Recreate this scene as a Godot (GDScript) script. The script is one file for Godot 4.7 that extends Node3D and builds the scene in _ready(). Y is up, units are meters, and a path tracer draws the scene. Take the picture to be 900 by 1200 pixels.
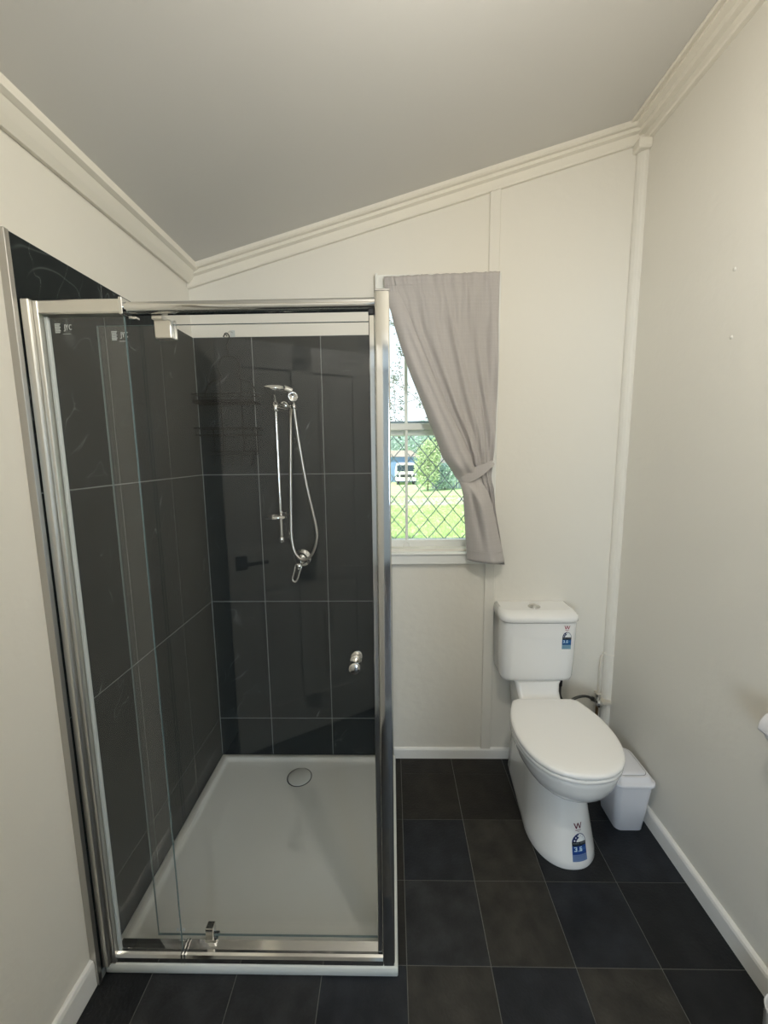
extends Node3D

var taken := {}
var M := {}

# ------------------------------------------------------------------ helpers
func numbered(called: String) -> String:
	if not taken.has(called):
		taken[called] = 0
		return called
	taken[called] += 1
	return "%s_%03d" % [called, taken[called]]

func mb() -> SurfaceTool:
	var st := SurfaceTool.new()
	st.begin(Mesh.PRIMITIVE_TRIANGLES)
	st.set_smooth_group(-1)
	return st

func tri(st: SurfaceTool, a: Vector3, b: Vector3, c: Vector3) -> void:
	# a, b, c counter-clockwise seen from outside
	st.add_vertex(a); st.add_vertex(c); st.add_vertex(b)

func quad(st: SurfaceTool, a: Vector3, b: Vector3, c: Vector3, d: Vector3) -> void:
	tri(st, a, b, c); tri(st, a, c, d)

func box(st: SurfaceTool, lo: Vector3, hi: Vector3) -> void:
	st.set_smooth_group(-1)
	var p := []
	for k in 8:
		p.append(Vector3(hi.x if k & 1 else lo.x, hi.y if k & 2 else lo.y, hi.z if k & 4 else lo.z))
	quad(st, p[4], p[5], p[7], p[6]); quad(st, p[1], p[0], p[2], p[3])
	quad(st, p[5], p[1], p[3], p[7]); quad(st, p[0], p[4], p[6], p[2])
	quad(st, p[6], p[7], p[3], p[2]); quad(st, p[0], p[1], p[5], p[4])

# a box with chamfered edges
func cbox(st: SurfaceTool, lo: Vector3, hi: Vector3, c := 0.002) -> void:
	st.set_smooth_group(-1)
	var mid := (lo + hi) / 2.0
	var h := (hi - lo) / 2.0
	c = minf(c, minf(h.x, minf(h.y, h.z)) * 0.9)
	var v := func(sx: int, sy: int, sz: int, axis: int) -> Vector3:
		var q := Vector3(sx * (h.x - c), sy * (h.y - c), sz * (h.z - c))
		q[axis] += c * [sx, sy, sz][axis]
		return mid + q
	var face := func(a: Vector3, b: Vector3, cc: Vector3, d: Vector3) -> void:
		var n := (b - a).cross(cc - a)
		if n.dot((a + b + cc + d) / 4.0 - mid) >= 0.0:
			quad(st, a, b, cc, d)
		else:
			quad(st, a, d, cc, b)
	for s in [-1, 1]:
		face.call(v.call(s, -1, -1, 0), v.call(s, 1, -1, 0), v.call(s, 1, 1, 0), v.call(s, -1, 1, 0))
		face.call(v.call(-1, s, -1, 1), v.call(1, s, -1, 1), v.call(1, s, 1, 1), v.call(-1, s, 1, 1))
		face.call(v.call(-1, -1, s, 2), v.call(1, -1, s, 2), v.call(1, 1, s, 2), v.call(-1, 1, s, 2))
	for s in [-1, 1]:
		for t in [-1, 1]:
			face.call(v.call(s, t, -1, 0), v.call(s, t, 1, 0), v.call(s, t, 1, 1), v.call(s, t, -1, 1))
			face.call(v.call(s, -1, t, 0), v.call(s, 1, t, 0), v.call(s, 1, t, 2), v.call(s, -1, t, 2))
			face.call(v.call(-1, s, t, 1), v.call(1, s, t, 1), v.call(1, s, t, 2), v.call(-1, s, t, 2))
			for w in [-1, 1]:
				var a: Vector3 = v.call(s, t, w, 0)
				var b: Vector3 = v.call(s, t, w, 1)
				var d: Vector3 = v.call(s, t, w, 2)
				if (b - a).cross(d - a).dot(a - mid) >= 0.0:
					tri(st, a, b, d)
				else:
					tri(st, a, d, b)

# rings of equal length joined; the rings run counter-clockwise seen from the far end (the last ring)
func loft(st: SurfaceTool, rings: Array, cap0 := true, cap1 := true, closed := true, smooth := 0) -> void:
	st.set_smooth_group(smooth)
	for k in rings.size() - 1:
		var a: PackedVector3Array = rings[k]
		var b: PackedVector3Array = rings[k + 1]
		var n := a.size()
		for i in (n if closed else n - 1):
			var j := (i + 1) % n
			quad(st, a[i], a[j], b[j], b[i])
	for e in 2:
		if not (cap0 if e == 0 else cap1):
			continue
		st.set_smooth_group(-1)
		var r: PackedVector3Array = rings[0] if e == 0 else rings[rings.size() - 1]
		var c := Vector3.ZERO
		for p in r:
			c += p
		c /= r.size()
		for i in r.size():
			var j := (i + 1) % r.size()
			if e == 0:
				tri(st, c, r[j], r[i])
			else:
				tri(st, c, r[i], r[j])

func tube(st: SurfaceTool, pts: PackedVector3Array, r: float, n := 8, closed := false) -> void:
	var rings := []
	var up := Vector3.UP
	var m := pts.size()
	var last_u := Vector3.ZERO
	for i in m:
		var d := (pts[(i + 1) % m if closed else mini(i + 1, m - 1)] - pts[(i - 1 + m) % m if closed else maxi(i - 1, 0)]).normalized()
		var u: Vector3
		if last_u == Vector3.ZERO:
			u = d.cross(up if absf(d.y) < 0.9 else Vector3.RIGHT).normalized()
		else:
			u = (last_u - d * last_u.dot(d)).normalized()
		last_u = u
		var w := d.cross(u)
		var ring := PackedVector3Array()
		for k in n:
			var a := TAU * k / n
			ring.append(pts[i] + (u * cos(a) + w * sin(a)) * r)
		rings.append(ring)
	if closed:
		rings.append(rings[0])
	loft(st, rings, not closed, not closed)

# profile of (radius, along) turned about an axis
func lathe(st: SurfaceTool, at: Vector3, axis: Vector3, prof: Array, n := 24) -> void:
	var u := axis.cross(Vector3.UP if absf(axis.y) < 0.9 else Vector3.RIGHT).normalized()
	var w := axis.cross(u).normalized()
	var rings := []
	for p in prof:
		var ring := PackedVector3Array()
		for k in n:
			var a := TAU * k / n
			ring.append(at + axis * p[1] + (u * cos(a) + w * sin(a)) * maxf(p[0], 0.00005))
		rings.append(ring)
	loft(st, rings)

# an outline in x-y (counter-clockwise from +z) with depth
func prism(st: SurfaceTool, poly: PackedVector2Array, z0: float, z1: float) -> void:
	st.set_smooth_group(-1)
	var n := poly.size()
	var ix := Geometry2D.triangulate_polygon(poly)
	for k in range(0, ix.size(), 3):
		var a := poly[ix[k]]; var b := poly[ix[k + 1]]; var c := poly[ix[k + 2]]
		if (b - a).cross(c - a) < 0:
			var t := b
			b = c
			c = t
		tri(st, Vector3(a.x, a.y, z1), Vector3(b.x, b.y, z1), Vector3(c.x, c.y, z1))
		tri(st, Vector3(a.x, a.y, z0), Vector3(c.x, c.y, z0), Vector3(b.x, b.y, z0))
	for i in n:
		var p := poly[i]; var q := poly[(i + 1) % n]
		quad(st, Vector3(p.x, p.y, z0), Vector3(q.x, q.y, z0), Vector3(q.x, q.y, z1), Vector3(p.x, p.y, z1))

# a section of (out, up) pairs swept along straight from a to b; out and up are given directions
func sweep(st: SurfaceTool, sec: Array, a: Vector3, b: Vector3, out_dir: Vector3, up_dir := Vector3.UP) -> void:
	var r0 := PackedVector3Array()
	var r1 := PackedVector3Array()
	for s in sec:
		r0.append(a + out_dir * s[0] + up_dir * s[1])
		r1.append(b + out_dir * s[0] + up_dir * s[1])
	loft(st, [r0, r1], true, true, true, -1)

func build(st: SurfaceTool, called: String, mat: Material, parent: Node3D = null, origin := Vector3.ZERO) -> MeshInstance3D:
	st.generate_normals()
	var o := MeshInstance3D.new()
	o.mesh = st.commit()
	o.material_override = mat
	if parent == null:
		o.name = numbered(called)
		add_child(o, true)
	else:
		o.name = called
		parent.add_child(o, true)
		if parent is MeshInstance3D or parent.has_meta("kind"):
			pass
		else:
			o.position = -parent.position
	o.position += origin
	return o

func tag(o: Node3D, label: String, category: String, group := "") -> Node3D:
	o.set_meta("label", label)
	o.set_meta("category", category)
	if group:
		o.set_meta("group", group)
	return o

func thing(called: String, label: String, category: String, at: Vector3, group := "") -> Node3D:
	var o := Node3D.new()
	o.name = numbered(called)
	add_child(o, true)
	o.position = at
	tag(o, label, category, group)
	return o

func struct_node(called: String) -> Node3D:
	var o := Node3D.new()
	o.name = called
	o.set_meta("kind", "structure")
	add_child(o, true)
	return o

func structure(o: Node3D) -> Node3D:
	o.set_meta("kind", "structure")
	return o

func smooth_path(p: Array, steps := 8, closed := false) -> PackedVector3Array:
	var out := PackedVector3Array()
	var n := p.size()
	for i in (n if closed else n - 1):
		var a: Vector3 = p[(i - 1 + n) % n] if closed else p[maxi(i - 1, 0)]
		var b: Vector3 = p[i]
		var c: Vector3 = p[(i + 1) % n]
		var d: Vector3 = p[(i + 2) % n] if closed else p[mini(i + 2, n - 1)]
		for k in steps:
			out.append(b.cubic_interpolate(c, a, d, float(k) / steps))
	if not closed:
		out.append(p[n - 1])
	return out

# value of a table of [key, value] rows, smoothly joined
func curve_at(tab: Array, x: float) -> float:
	var n := tab.size()
	if x <= tab[0][0]:
		return tab[0][1]
	for i in n - 1:
		if x <= tab[i + 1][0]:
			var t: float = (x - tab[i][0]) / (tab[i + 1][0] - tab[i][0])
			var p0: float = tab[maxi(i - 1, 0)][1]
			var p3: float = tab[mini(i + 2, n - 1)][1]
			return cubic_interpolate(tab[i][1], tab[i + 1][1], p0, p3, t)
	return tab[n - 1][1]

# rounded rectangle in plan, counter-clockwise seen from above (x right, z towards the viewer)
func rrect(x0: float, x1: float, z0: float, z1: float, r: float, y: float, n := 6) -> PackedVector3Array:
	var out := PackedVector3Array()
	var cs := [Vector2(x1 - r, z1 - r), Vector2(x1 - r, z0 + r), Vector2(x0 + r, z0 + r), Vector2(x0 + r, z1 - r)]
	for q in 4:
		for k in n + 1:
			var a := PI / 2 - PI / 2 * q - PI / 2 * k / n
			out.append(Vector3(cs[q].x + cos(a) * r, y, cs[q].y + sin(a) * r))
	return out

func noise(f: float, seed_: int, oct := 4) -> FastNoiseLite:
	var n := FastNoiseLite.new()
	n.noise_type = FastNoiseLite.TYPE_SIMPLEX_SMOOTH
	n.frequency = f
	n.seed = seed_
	n.fractal_octaves = oct
	return n

func mat(col: Color, rough := 0.5, metal := 0.0) -> StandardMaterial3D:
	var m := StandardMaterial3D.new()
	m.albedo_color = col
	m.roughness = rough
	m.metallic = metal
	return m

func rgb(r: int, g: int, b: int) -> Color:
	return Color(r / 255.0, g / 255.0, b / 255.0)

func tex_noise(n: FastNoiseLite, size: int, c0: Color, c1: Color) -> ImageTexture:
	var im := n.get_seamless_image(size, size)
	im.convert(Image.FORMAT_RGB8)
	for y in size:
		for x in size:
			im.set_pixel(x, y, c0.lerp(c1, im.get_pixel(x, y).r))
	return ImageTexture.create_from_image(im)

func bump_tex(n: FastNoiseLite, size: int, strength: float) -> ImageTexture:
	var im := n.get_seamless_image(size, size)
	im.convert(Image.FORMAT_RGBA8)
	im.bump_map_to_normal_map(strength)
	return ImageTexture.create_from_image(im)

func tri_uv(m: StandardMaterial3D, scale: float, offset := Vector3.ZERO) -> void:
	m.uv1_triplanar = true
	m.uv1_world_triplanar = true
	m.uv1_scale = Vector3(scale, scale, scale)
	m.uv1_offset = offset

# ------------------------------------------------------------------ materials
func make_materials() -> void:
	M.wall = mat(rgb(229, 225, 214), 0.62)
	M.wall.normal_enabled = true
	M.wall.normal_texture = bump_tex(noise(0.03, 3, 4), 256, 1.6)
	M.wall.normal_scale = 0.25
	tri_uv(M.wall, 2.0)
	M.ceiling = mat(rgb(214, 212, 207), 0.85)
	M.trim = mat(rgb(234, 229, 216), 0.4)
	M.skirting = mat(rgb(238, 237, 232), 0.35)
	M.frame = mat(rgb(234, 234, 228), 0.38)
	M.hall = mat(rgb(216, 218, 216), 0.7)
	M.hall_floor = mat(rgb(54, 44, 38), 0.5)
	M.grout_floor = mat(rgb(112, 112, 108), 0.85)
	M.grout_wall = mat(rgb(132, 137, 136), 0.8)
	# floor vinyl tiles: four tones
	var fn := noise(0.012, 21, 5)
	var fine := noise(0.12, 7, 3)
	M.floor = []
	var tones := [[rgb(21, 24, 29), rgb(41, 44, 50)], [rgb(38, 37, 34), rgb(66, 63, 58)], [rgb(28, 29, 31), rgb(54, 55, 57)], [rgb(17, 19, 22), rgb(33, 35, 38)], [rgb(27, 25, 22), rgb(47, 44, 40)]]
	for k in tones.size():
		var m := mat(Color.WHITE, 0.46)
		m.metallic_specular = 0.4
		fn.seed = 21 + k * 13
		m.albedo_texture = tex_noise(fn, 256, tones[k][0], tones[k][1])
		m.normal_enabled = true
		m.normal_texture = M.floor[0].normal_texture if k else bump_tex(fine, 256, 2.0)
		m.normal_scale = 0.35
		tri_uv(m, 2.6, Vector3(0.37 * k, 0, 0.23 * k))
		M.floor.append(m)
	# slate shower tiles with pale veins, four cuts of one stone
	var vein := noise(0.0085, 5, 3)
	vein.domain_warp_enabled = true
	vein.domain_warp_amplitude = 14.0
	vein.domain_warp_frequency = 0.02
	vein.domain_warp_fractal_type = FastNoiseLite.DOMAIN_WARP_FRACTAL_NONE
	var vein2 := noise(0.006, 11, 2)
	vein2.domain_warp_enabled = true
	vein2.domain_warp_amplitude = 10.0
	vein2.domain_warp_frequency = 0.02
	vein2.domain_warp_fractal_type = FastNoiseLite.DOMAIN_WARP_FRACTAL_NONE
	var cloud := noise(0.012, 17, 4)
	var keep := noise(0.006, 29, 2)
	var im := Image.create(768, 768, false, Image.FORMAT_RGB8)
	for y in 768:
		for x in 768:
			# mirrored halves keep the repeat from showing a seam
			var u: float = x
			var v: float = y
			var c := 0.5 + 0.5 * cloud.get_noise_2d(u, v)
			var a := absf(vein.get_noise_2d(u * 1.25 + v * 0.55, v * 0.42 - u * 0.22))
			var b := absf(vein2.get_noise_2d(u * 0.5 - v * 0.35 + 400, v * 0.9 + u * 0.6))
			var k := clampf(keep.get_noise_2d(u, v) * 2.4 + 0.2, 0.0, 1.0)
			var line := (maxf(0.0, 1.0 - a / 0.011) * 0.6 + maxf(0.0, 1.0 - a / 0.05) * 0.08 + maxf(0.0, 1.0 - b / 0.013) * 0.42) * k
			var base := rgb(23, 28, 30).lerp(rgb(34, 40, 41), c)
			im.set_pixel(x, y, base.lerp(rgb(140, 146, 144), clampf(line, 0.0, 0.7)))
	var vt := ImageTexture.create_from_image(im)
	M.slate = []
	for k in 4:
		var m := mat(Color.WHITE, 0.5)
		m.metallic_specular = 0.3
		m.albedo_texture = vt
		tri_uv(m, 0.72, Vector3(0.31 * k + 0.1, 0.21 * k, 0.43 * k))
		M.slate.append(m)
	M.chrome = mat(rgb(214, 214, 212), 0.09, 1.0)
	M.satin = mat(rgb(214, 212, 206), 0.3, 1.0)
	M.alu = mat(rgb(188, 186, 182), 0.32, 1.0)
	M.glass = mat(Color(0.93, 0.97, 0.955, 0.004), 0.0)
	M.glass.metallic_specular = 0.42
	M.glass.transparency = BaseMaterial3D.TRANSPARENCY_ALPHA
	M.glass_edge = mat(rgb(96, 112, 112), 0.2)
	M.seal = mat(rgb(196, 202, 200), 0.35)
	M.etch = mat(rgb(176, 180, 178), 0.8)
	M.black = mat(rgb(18, 18, 18), 0.45)
	M.black_wire = mat(rgb(6, 6, 6), 0.6)
	M.black_wire.metallic_specular = 0.2
	M.tray = mat(rgb(212, 214, 208), 0.3)
	M.ceramic = mat(rgb(242, 242, 240), 0.13)
	M.ceramic.clearcoat_enabled = true
	M.ceramic.clearcoat = 0.5
	M.ceramic.clearcoat_roughness = 0.04
	M.seat = mat(rgb(248, 247, 244), 0.16)
	M.plastic = mat(rgb(228, 228, 232), 0.34)
	M.hose = mat(rgb(198, 194, 184), 0.28, 1.0)
	M.brass = mat(rgb(120, 98, 70), 0.5, 0.6)
	M.paper = mat(rgb(240, 240, 240), 0.95)
	M.dark_metal = mat(rgb(92, 92, 90), 0.3, 1.0)
	M.paint_pipe = mat(rgb(214, 208, 194), 0.5)
	# linen curtain
	var li := Image.create(256, 256, false, Image.FORMAT_RGB8)
	var ln := noise(0.5, 41, 2)
	var rn := RandomNumberGenerator.new()
	rn.seed = 9
	var warp := []
	var weft := []
	for k in 256:
		warp.append(rn.randf())
		weft.append(rn.randf())
	for y in 256:
		for x in 256:
			var t: float = 0.5 + 0.2 * (warp[x] - 0.5) + 0.2 * (weft[y] - 0.5) + 0.2 * ln.get_noise_2d(x, y)
			li.set_pixel(x, y, rgb(178, 173, 170).lerp(rgb(216, 211, 207), clampf(t, 0, 1)))
	M.linen = mat(Color.WHITE, 0.95)
	M.linen.albedo_texture = ImageTexture.create_from_image(li)
	tri_uv(M.linen, 8.0)
	M.linen.backlight_enabled = true
	M.linen.backlight = Color(0.5, 0.5, 0.5)
	M.lamp_glow = mat(Color.WHITE, 0.5)
	M.lamp_glow.emission_enabled = true
	M.lamp_glow.emission = rgb(255, 244, 226)
	M.lamp_glow.emission_energy_multiplier = 2.0
	# outside
	M.lawn = mat(Color.WHITE, 0.95)
	M.lawn.albedo_texture = tex_noise(noise(0.02, 51, 4), 256, rgb(172, 202, 136), rgb(202, 222, 172))
	tri_uv(M.lawn, 0.3)
	M.blade = mat(rgb(188, 212, 150), 0.9)
	M.concrete = mat(rgb(190, 190, 186), 0.9)
	M.leaf = mat(rgb(190, 208, 164), 0.7)
	M.leaf.backlight_enabled = true
	M.leaf.backlight = Color(0.25, 0.4, 0.15)
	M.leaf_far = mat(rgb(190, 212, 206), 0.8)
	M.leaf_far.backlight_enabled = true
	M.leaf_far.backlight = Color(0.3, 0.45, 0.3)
	M.leaf_near = mat(rgb(96, 112, 100), 0.6)
	M.bark = mat(rgb(120, 110, 98), 0.9)
	M.house = mat(rgb(236, 236, 232), 0.8)
	M.roof = mat(rgb(182, 170, 168), 0.7)
	M.shed = mat(rgb(130, 160, 200), 0.6)
	M.car = mat(rgb(240, 240, 240), 0.3)
	M.tyre = mat(rgb(40, 42, 46), 0.8)
	M.dark_glass = mat(rgb(60, 74, 92), 0.1)
	M.fence = mat(rgb(176, 186, 198), 0.7)
	M.grille = mat(rgb(132, 146, 154), 0.5, 0.2)

# ------------------------------------------------------------------ the room
const XL := -0.8785      # left wall
const XR := 1.045       # right wall
const ZB := -0.03       # back wall
const ZR := 2.15        # wall with the doorway
const TX := -0.8602     # face of the tiles on the left
func ceil_y(x: float) -> float:
	return 2.305 + (x - XL) * 0.2735

const T := 0.2514
const FX := 0.0325
const FZ := 0.0798

func make_room() -> void:
	var st := mb()
	# floor with its tiles
	box(st, Vector3(XL - 0.1, -0.12, ZB - 0.1), Vector3(XR + 0.1, -0.0022, ZR + 0.1))
	var floor_ := structure(build(st, "floor", M.grout_floor))
	var cache := {}
	# tone by row (from the wall outwards) and column (from the shower rightwards); seen in the photograph
	var seen := {"0,0": 4, "0,1": 4, "0,2": 3, "0,-1": 4, "1,0": 4, "1,1": 4, "1,2": 3, "1,3": 0, "2,0": 0, "2,1": 1, "2,2": 3, "2,3": 0, "3,0": 2, "3,1": 1, "3,2": 0, "3,3": 3, "4,0": 1, "4,1": 0, "4,2": 1, "4,3": 3, "4,-1": 0, "4,-2": 2, "4,-3": 2, "4,-4": 3, "1,-1": 4, "2,-1": 4, "3,-1": 4}
	var rng := RandomNumberGenerator.new()
	rng.seed = 4
	for r in range(0, 10):
		for c in range(-4, 5):
			var x0 := maxf(FX + c * T, XL) + 0.0012
			var x1 := minf(FX + (c + 1) * T, XR) - 0.0012
			var z0 := maxf(FZ + (r - 1) * T, ZB) + 0.0012
			var z1 := minf(FZ + r * T, ZR) - 0.0012
			if x1 - x0 < 0.01 or z1 - z0 < 0.01:
				continue
			if x1 < 0.0 and z1 < 0.83:
				continue    # under the shower tray
			var size := Vector3(x1 - x0, 0.004, z1 - z0)
			var key := "%.3f,%.3f" % [size.x, size.z]
			if not cache.has(key):
				var s := mb()
				cbox(s, -size / 2, size / 2, 0.0009)
				s.generate_normals()
				cache[key] = s.commit()
			var o := MeshInstance3D.new()
			o.name = "floor_tile"
			o.mesh = cache[key]
			var tone: int = seen.get("%d,%d" % [r, c], rng.randi() % 5)
			o.material_override = M.floor[tone]
			o.position = Vector3((x0 + x1) / 2, -0.002 + 0.0002 * rng.randf(), (z0 + z1) / 2)
			floor_.add_child(o, true)

	# back wall round the window
	st = mb()
	var wx0 := -0.012; var wx1 := 0.425; var wy0 := 1.075; var wy1 := 2.215
	var zb0 := ZB - 0.1
	prism(st, PackedVector2Array([Vector2(XL - 0.1, -0.12), Vector2(wx0, -0.12), Vector2(wx0, ceil_y(wx0) + 0.05), Vector2(XL - 0.1, ceil_y(XL - 0.1) + 0.05)]), zb0, ZB)
	prism(st, PackedVector2Array([Vector2(wx1, -0.12), Vector2(XR + 0.1, -0.12), Vector2(XR + 0.1, ceil_y(XR + 0.1) + 0.05), Vector2(wx1, ceil_y(wx1) + 0.05)]), zb0, ZB)
	prism(st, PackedVector2Array([Vector2(wx0, -0.12), Vector2(wx1, -0.12), Vector2(wx1, wy0), Vector2(wx0, wy0)]), zb0, ZB)
	prism(st, PackedVector2Array([Vector2(wx0, wy1), Vector2(wx1, wy1), Vector2(wx1, ceil_y(wx1) + 0.05), Vector2(wx0, ceil_y(wx0) + 0.05)]), zb0, ZB)
	var wall_back := structure(build(st, "wall_back", M.wall))
	# left and right walls
	st = mb()
	box(st, Vector3(XL - 0.1, -0.12, ZB), Vector3(XL, ceil_y(XL) + 0.06, ZR))
	var wall_left := structure(build(st, "wall_left", M.wall))
	st = mb()
	box(st, Vector3(XR, -0.12, ZB), Vector3(XR + 0.1, ceil_y(XR) + 0.08, ZR))
	var wall_right := structure(build(st, "wall_right", M.wall))
	# two small filler lumps under the paint of the right wall
	st = mb()
	for q in [Vector3(XR, 2.062, 0.507), Vector3(XR, 1.861, 0.52)]:
		lathe(st, q, Vector3.LEFT, [[0.007, 0.0], [0.006, 0.0015], [0.003, 0.0025], [0.0, 0.003]], 8)
	build(st, "filler_lump", M.wall, wall_right)
	# the wall with the doorway
	st = mb()
	var dx0 := -0.115; var dx1 := 0.70; var dy := 2.09
	prism(st, PackedVector2Array([Vector2(XL - 0.1, -0.12), Vector2(dx0, -0.12), Vector2(dx0, ceil_y(dx0) + 0.05), Vector2(XL - 0.1, ceil_y(XL - 0.1) + 0.05)]), ZR, ZR + 0.1)
	prism(st, PackedVector2Array([Vector2(dx1, -0.12), Vector2(XR + 0.1, -0.12), Vector2(XR + 0.1, ceil_y(XR + 0.1) + 0.05), Vector2(dx1, ceil_y(dx1) + 0.05)]), ZR, ZR + 0.1)
	prism(st, PackedVector2Array([Vector2(dx0, dy), Vector2(dx1, dy), Vector2(dx1, ceil_y(dx1) + 0.05), Vector2(dx0, ceil_y(dx0) + 0.05)]), ZR, ZR + 0.1)
	structure(build(st, "wall_front", M.wall))
	# sloping ceiling
	st = mb()
	var xa := XL - 0.15; var xb := XR + 0.15
	prism(st, PackedVector2Array([Vector2(xa, ceil_y(xa)), Vector2(xb, ceil_y(xb)), Vector2(xb, ceil_y(xb) + 0.12), Vector2(xa, ceil_y(xa) + 0.12)]), ZB - 0.15, ZR + 0.15)
	structure(build(st, "ceiling", M.ceiling))

	# cornices: (out from the wall, up from the ceiling line)
	var sec := [[0.0, -0.072], [0.013, -0.072], [0.017, -0.066], [0.018, -0.036], [0.034, -0.032], [0.034, -0.019], [0.05, -0.019], [0.056, -0.014], [0.056, 0.02], [0.0, 0.02]]
	var slope := Vector3(1, 0.2735, 0)
	st = mb()
	sweep(st, sec, Vector3(XR, ceil_y(XR), ZB), Vector3(XL, ceil_y(XL), ZB), Vector3(0, 0, 1))
	structure(build(st, "trim_1", M.trim))
	st = mb()
	var secl := [[0.0, -0.05], [0.014, -0.052], [0.03, -0.034], [0.046, -0.012], [0.05, -0.011], [0.062, -0.006], [0.062, 0.04], [0.0, 0.02]]
	sweep(st, secl, Vector3(XL, ceil_y(XL), ZB), Vector3(XL, ceil_y(XL), ZR), Vector3(1, 0, 0))
	structure(build(st, "trim_2", M.trim))
	st = mb()
	var secr := [[0.0, -0.082], [0.016, -0.082], [0.02, -0.076], [0.021, -0.054], [0.04, -0.052], [0.042, -0.046], [0.043, -0.036], [0.066, -0.034], [0.068, -0.026], [0.088, -0.034], [0.092, -0.03], [0.092, 0.02], [0.0, 0.02]]
	sweep(st, secr, Vector3(XR, ceil_y(XR), ZR), Vector3(XR, ceil_y(XR), ZB), Vector3(-1, 0, 0))
	structure(build(st, "trim_3", M.trim))
	# corner bead from the cornice to the floor with its little block on top
	st = mb()
	var bead := PackedVector3Array()
	var r0 := PackedVector3Array(); var r1 := PackedVector3Array()
	for q in [[XR + 0.005, ZB - 0.005], [XR + 0.005, 0.003], [1.035, 0.003], [1.027, 0.000], [1.018, -0.008], [1.011, -0.019], [1.010, ZB - 0.005]]:
		r0.append(Vector3(q[0], 0.0, q[1]))
		r1.append(Vector3(q[0], ceil_y(XR) - 0.04, q[1]))
	loft(st, [r0, r1], true, true, true, -1)
	var bd := structure(build(st, "trim_4", M.wall))
	st = mb()
	cbox(st, Vector3(0.995, ceil_y(XR) - 0.115, ZB - 0.005), Vector3(XR + 0.004, ceil_y(XR) - 0.075, 0.022), 0.006)
	build(st, "corner_block", M.trim, bd)
	st = mb()
	for yy in [0.555]:
		var a0 := PackedVector3Array(); var a1 := PackedVector3Array()
		for q in r0:
			var d := Vector3((q.x - XR) * 1.10 + XR, 0, (q.z - ZB) * 1.10 + ZB)
			a0.append(d + Vector3(0, yy, 0)); a1.append(d + Vector3(0, yy + 0.007, 0))
		loft(st, [a0, a1], true, true, true, -1)
	build(st, "collar", M.trim, bd)
	# cover battens on the back wall
	st = mb()
	cbox(st, Vector3(0.417, 2.27, ZB - 0.002), Vector3(0.463, ceil_y(0.44) - 0.06, ZB + 0.009), 0.003)
	structure(build(st, "trim_5", M.wall))
	st = mb()
	cbox(st, Vector3(0.431, 0.05, ZB - 0.002), Vector3(0.479, 1.012, ZB + 0.009), 0.003)
	structure(build(st, "trim_6", M.wall))

	# skirting boards
	var sk := [[0.0, 0.0], [0.015, 0.0], [0.015, 0.06], [0.012, 0.068], [0.006, 0.072], [0.0, 0.073]]
	st = mb()
	sweep(st, [[0.0, 0.0], [0.012, 0.0], [0.012, 0.046], [0.009, 0.052], [0.0, 0.056]], Vector3(XR, 0, ZB), Vector3(-0.002, 0, ZB), Vector3(0, 0, 1))
	structure(build(st, "baseboard_back", M.skirting))
	st = mb()
	sweep(st, sk, Vector3(XR, 0, ZR), Vector3(XR, 0, 0.0), Vector3(-1, 0, 0))
	structure(build(st, "baseboard_right", M.skirting))
	st = mb()
	sweep(st, [[0.0, 0.0], [0.012, 0.0], [0.012, 0.074], [0.009, 0.084], [0.004, 0.088], [0.0, 0.089]], Vector3(XL, 0, 0.893), Vector3(XL, 0, ZR), Vector3(1, 0, 0))
	structure(build(st, "baseboard_left", M.skirting))

	# ---- shower tiles on the left and back walls: backing of grout, tiles as pieces
	var ys := [0.03, 0.2309, 0.8309, 1.4309, 2.0265]
	st = mb()
	box(st, Vector3(XL - 0.002, 0.0, ZB), Vector3(TX - 0.0016, 2.0262, 0.879))
	build(st, "tile_grout", M.grout_wall, wall_left)
	st = mb()
	box(st, Vector3(XL, 0.0, ZB - 0.002), Vector3(-0.066, 2.0262, -0.0016))
	box(st, Vector3(-0.066, 0.0, ZB - 0.002), Vector3(-0.004, 1.003, -0.0016))
	build(st, "tile_grout", M.grout_wall, wall_back)
	cache.clear()
	var g := 0.0016
	var zs := [0.0, 0.2695, 0.578, 0.881]
	var k := 0
	for i in 3:
		for j in 4:
			var lo := Vector3(TX - 0.008, ys[j] + g, zs[i] + g)
			var hi := Vector3(TX, ys[j + 1] - g, zs[i + 1] - g)
			st = mb()
			cbox(st, lo, hi, 0.0008)
			build(st, "wall_tile", M.slate[(k * 7 + i) % 4], wall_left)
			k += 1
	var xs := [TX, -0.6052, -0.3052, -0.0052]
	for i in 3:
		for j in 4:
			var lo := Vector3(xs[i] + g, ys[j] + g, -0.008)
			var hi := Vector3(xs[i + 1] - g, ys[j + 1] - g, 0.0)
			st = mb()
			if i == 2 and j >= 2:
				hi.x = -0.066
				if j == 2:
					var l2 := lo
					var h2 := Vector3(xs[3] - g, 1.003, 0.0)
					cbox(st, l2, h2, 0.0008)
					lo.y = 1.003
			cbox(st, lo, hi, 0.0008)
			build(st, "wall_tile", M.slate[(k * 5 + j) % 4], wall_back)
			k += 1
	# metal edge strip at the front end of the left tiling
	st = mb()
	cbox(st, Vector3(XL - 0.001, 0.0, 0.879), Vector3(TX + 0.0004, 2.028, 0.8925), 0.001)
	structure(build(st, "trim_7", M.alu))

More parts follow.
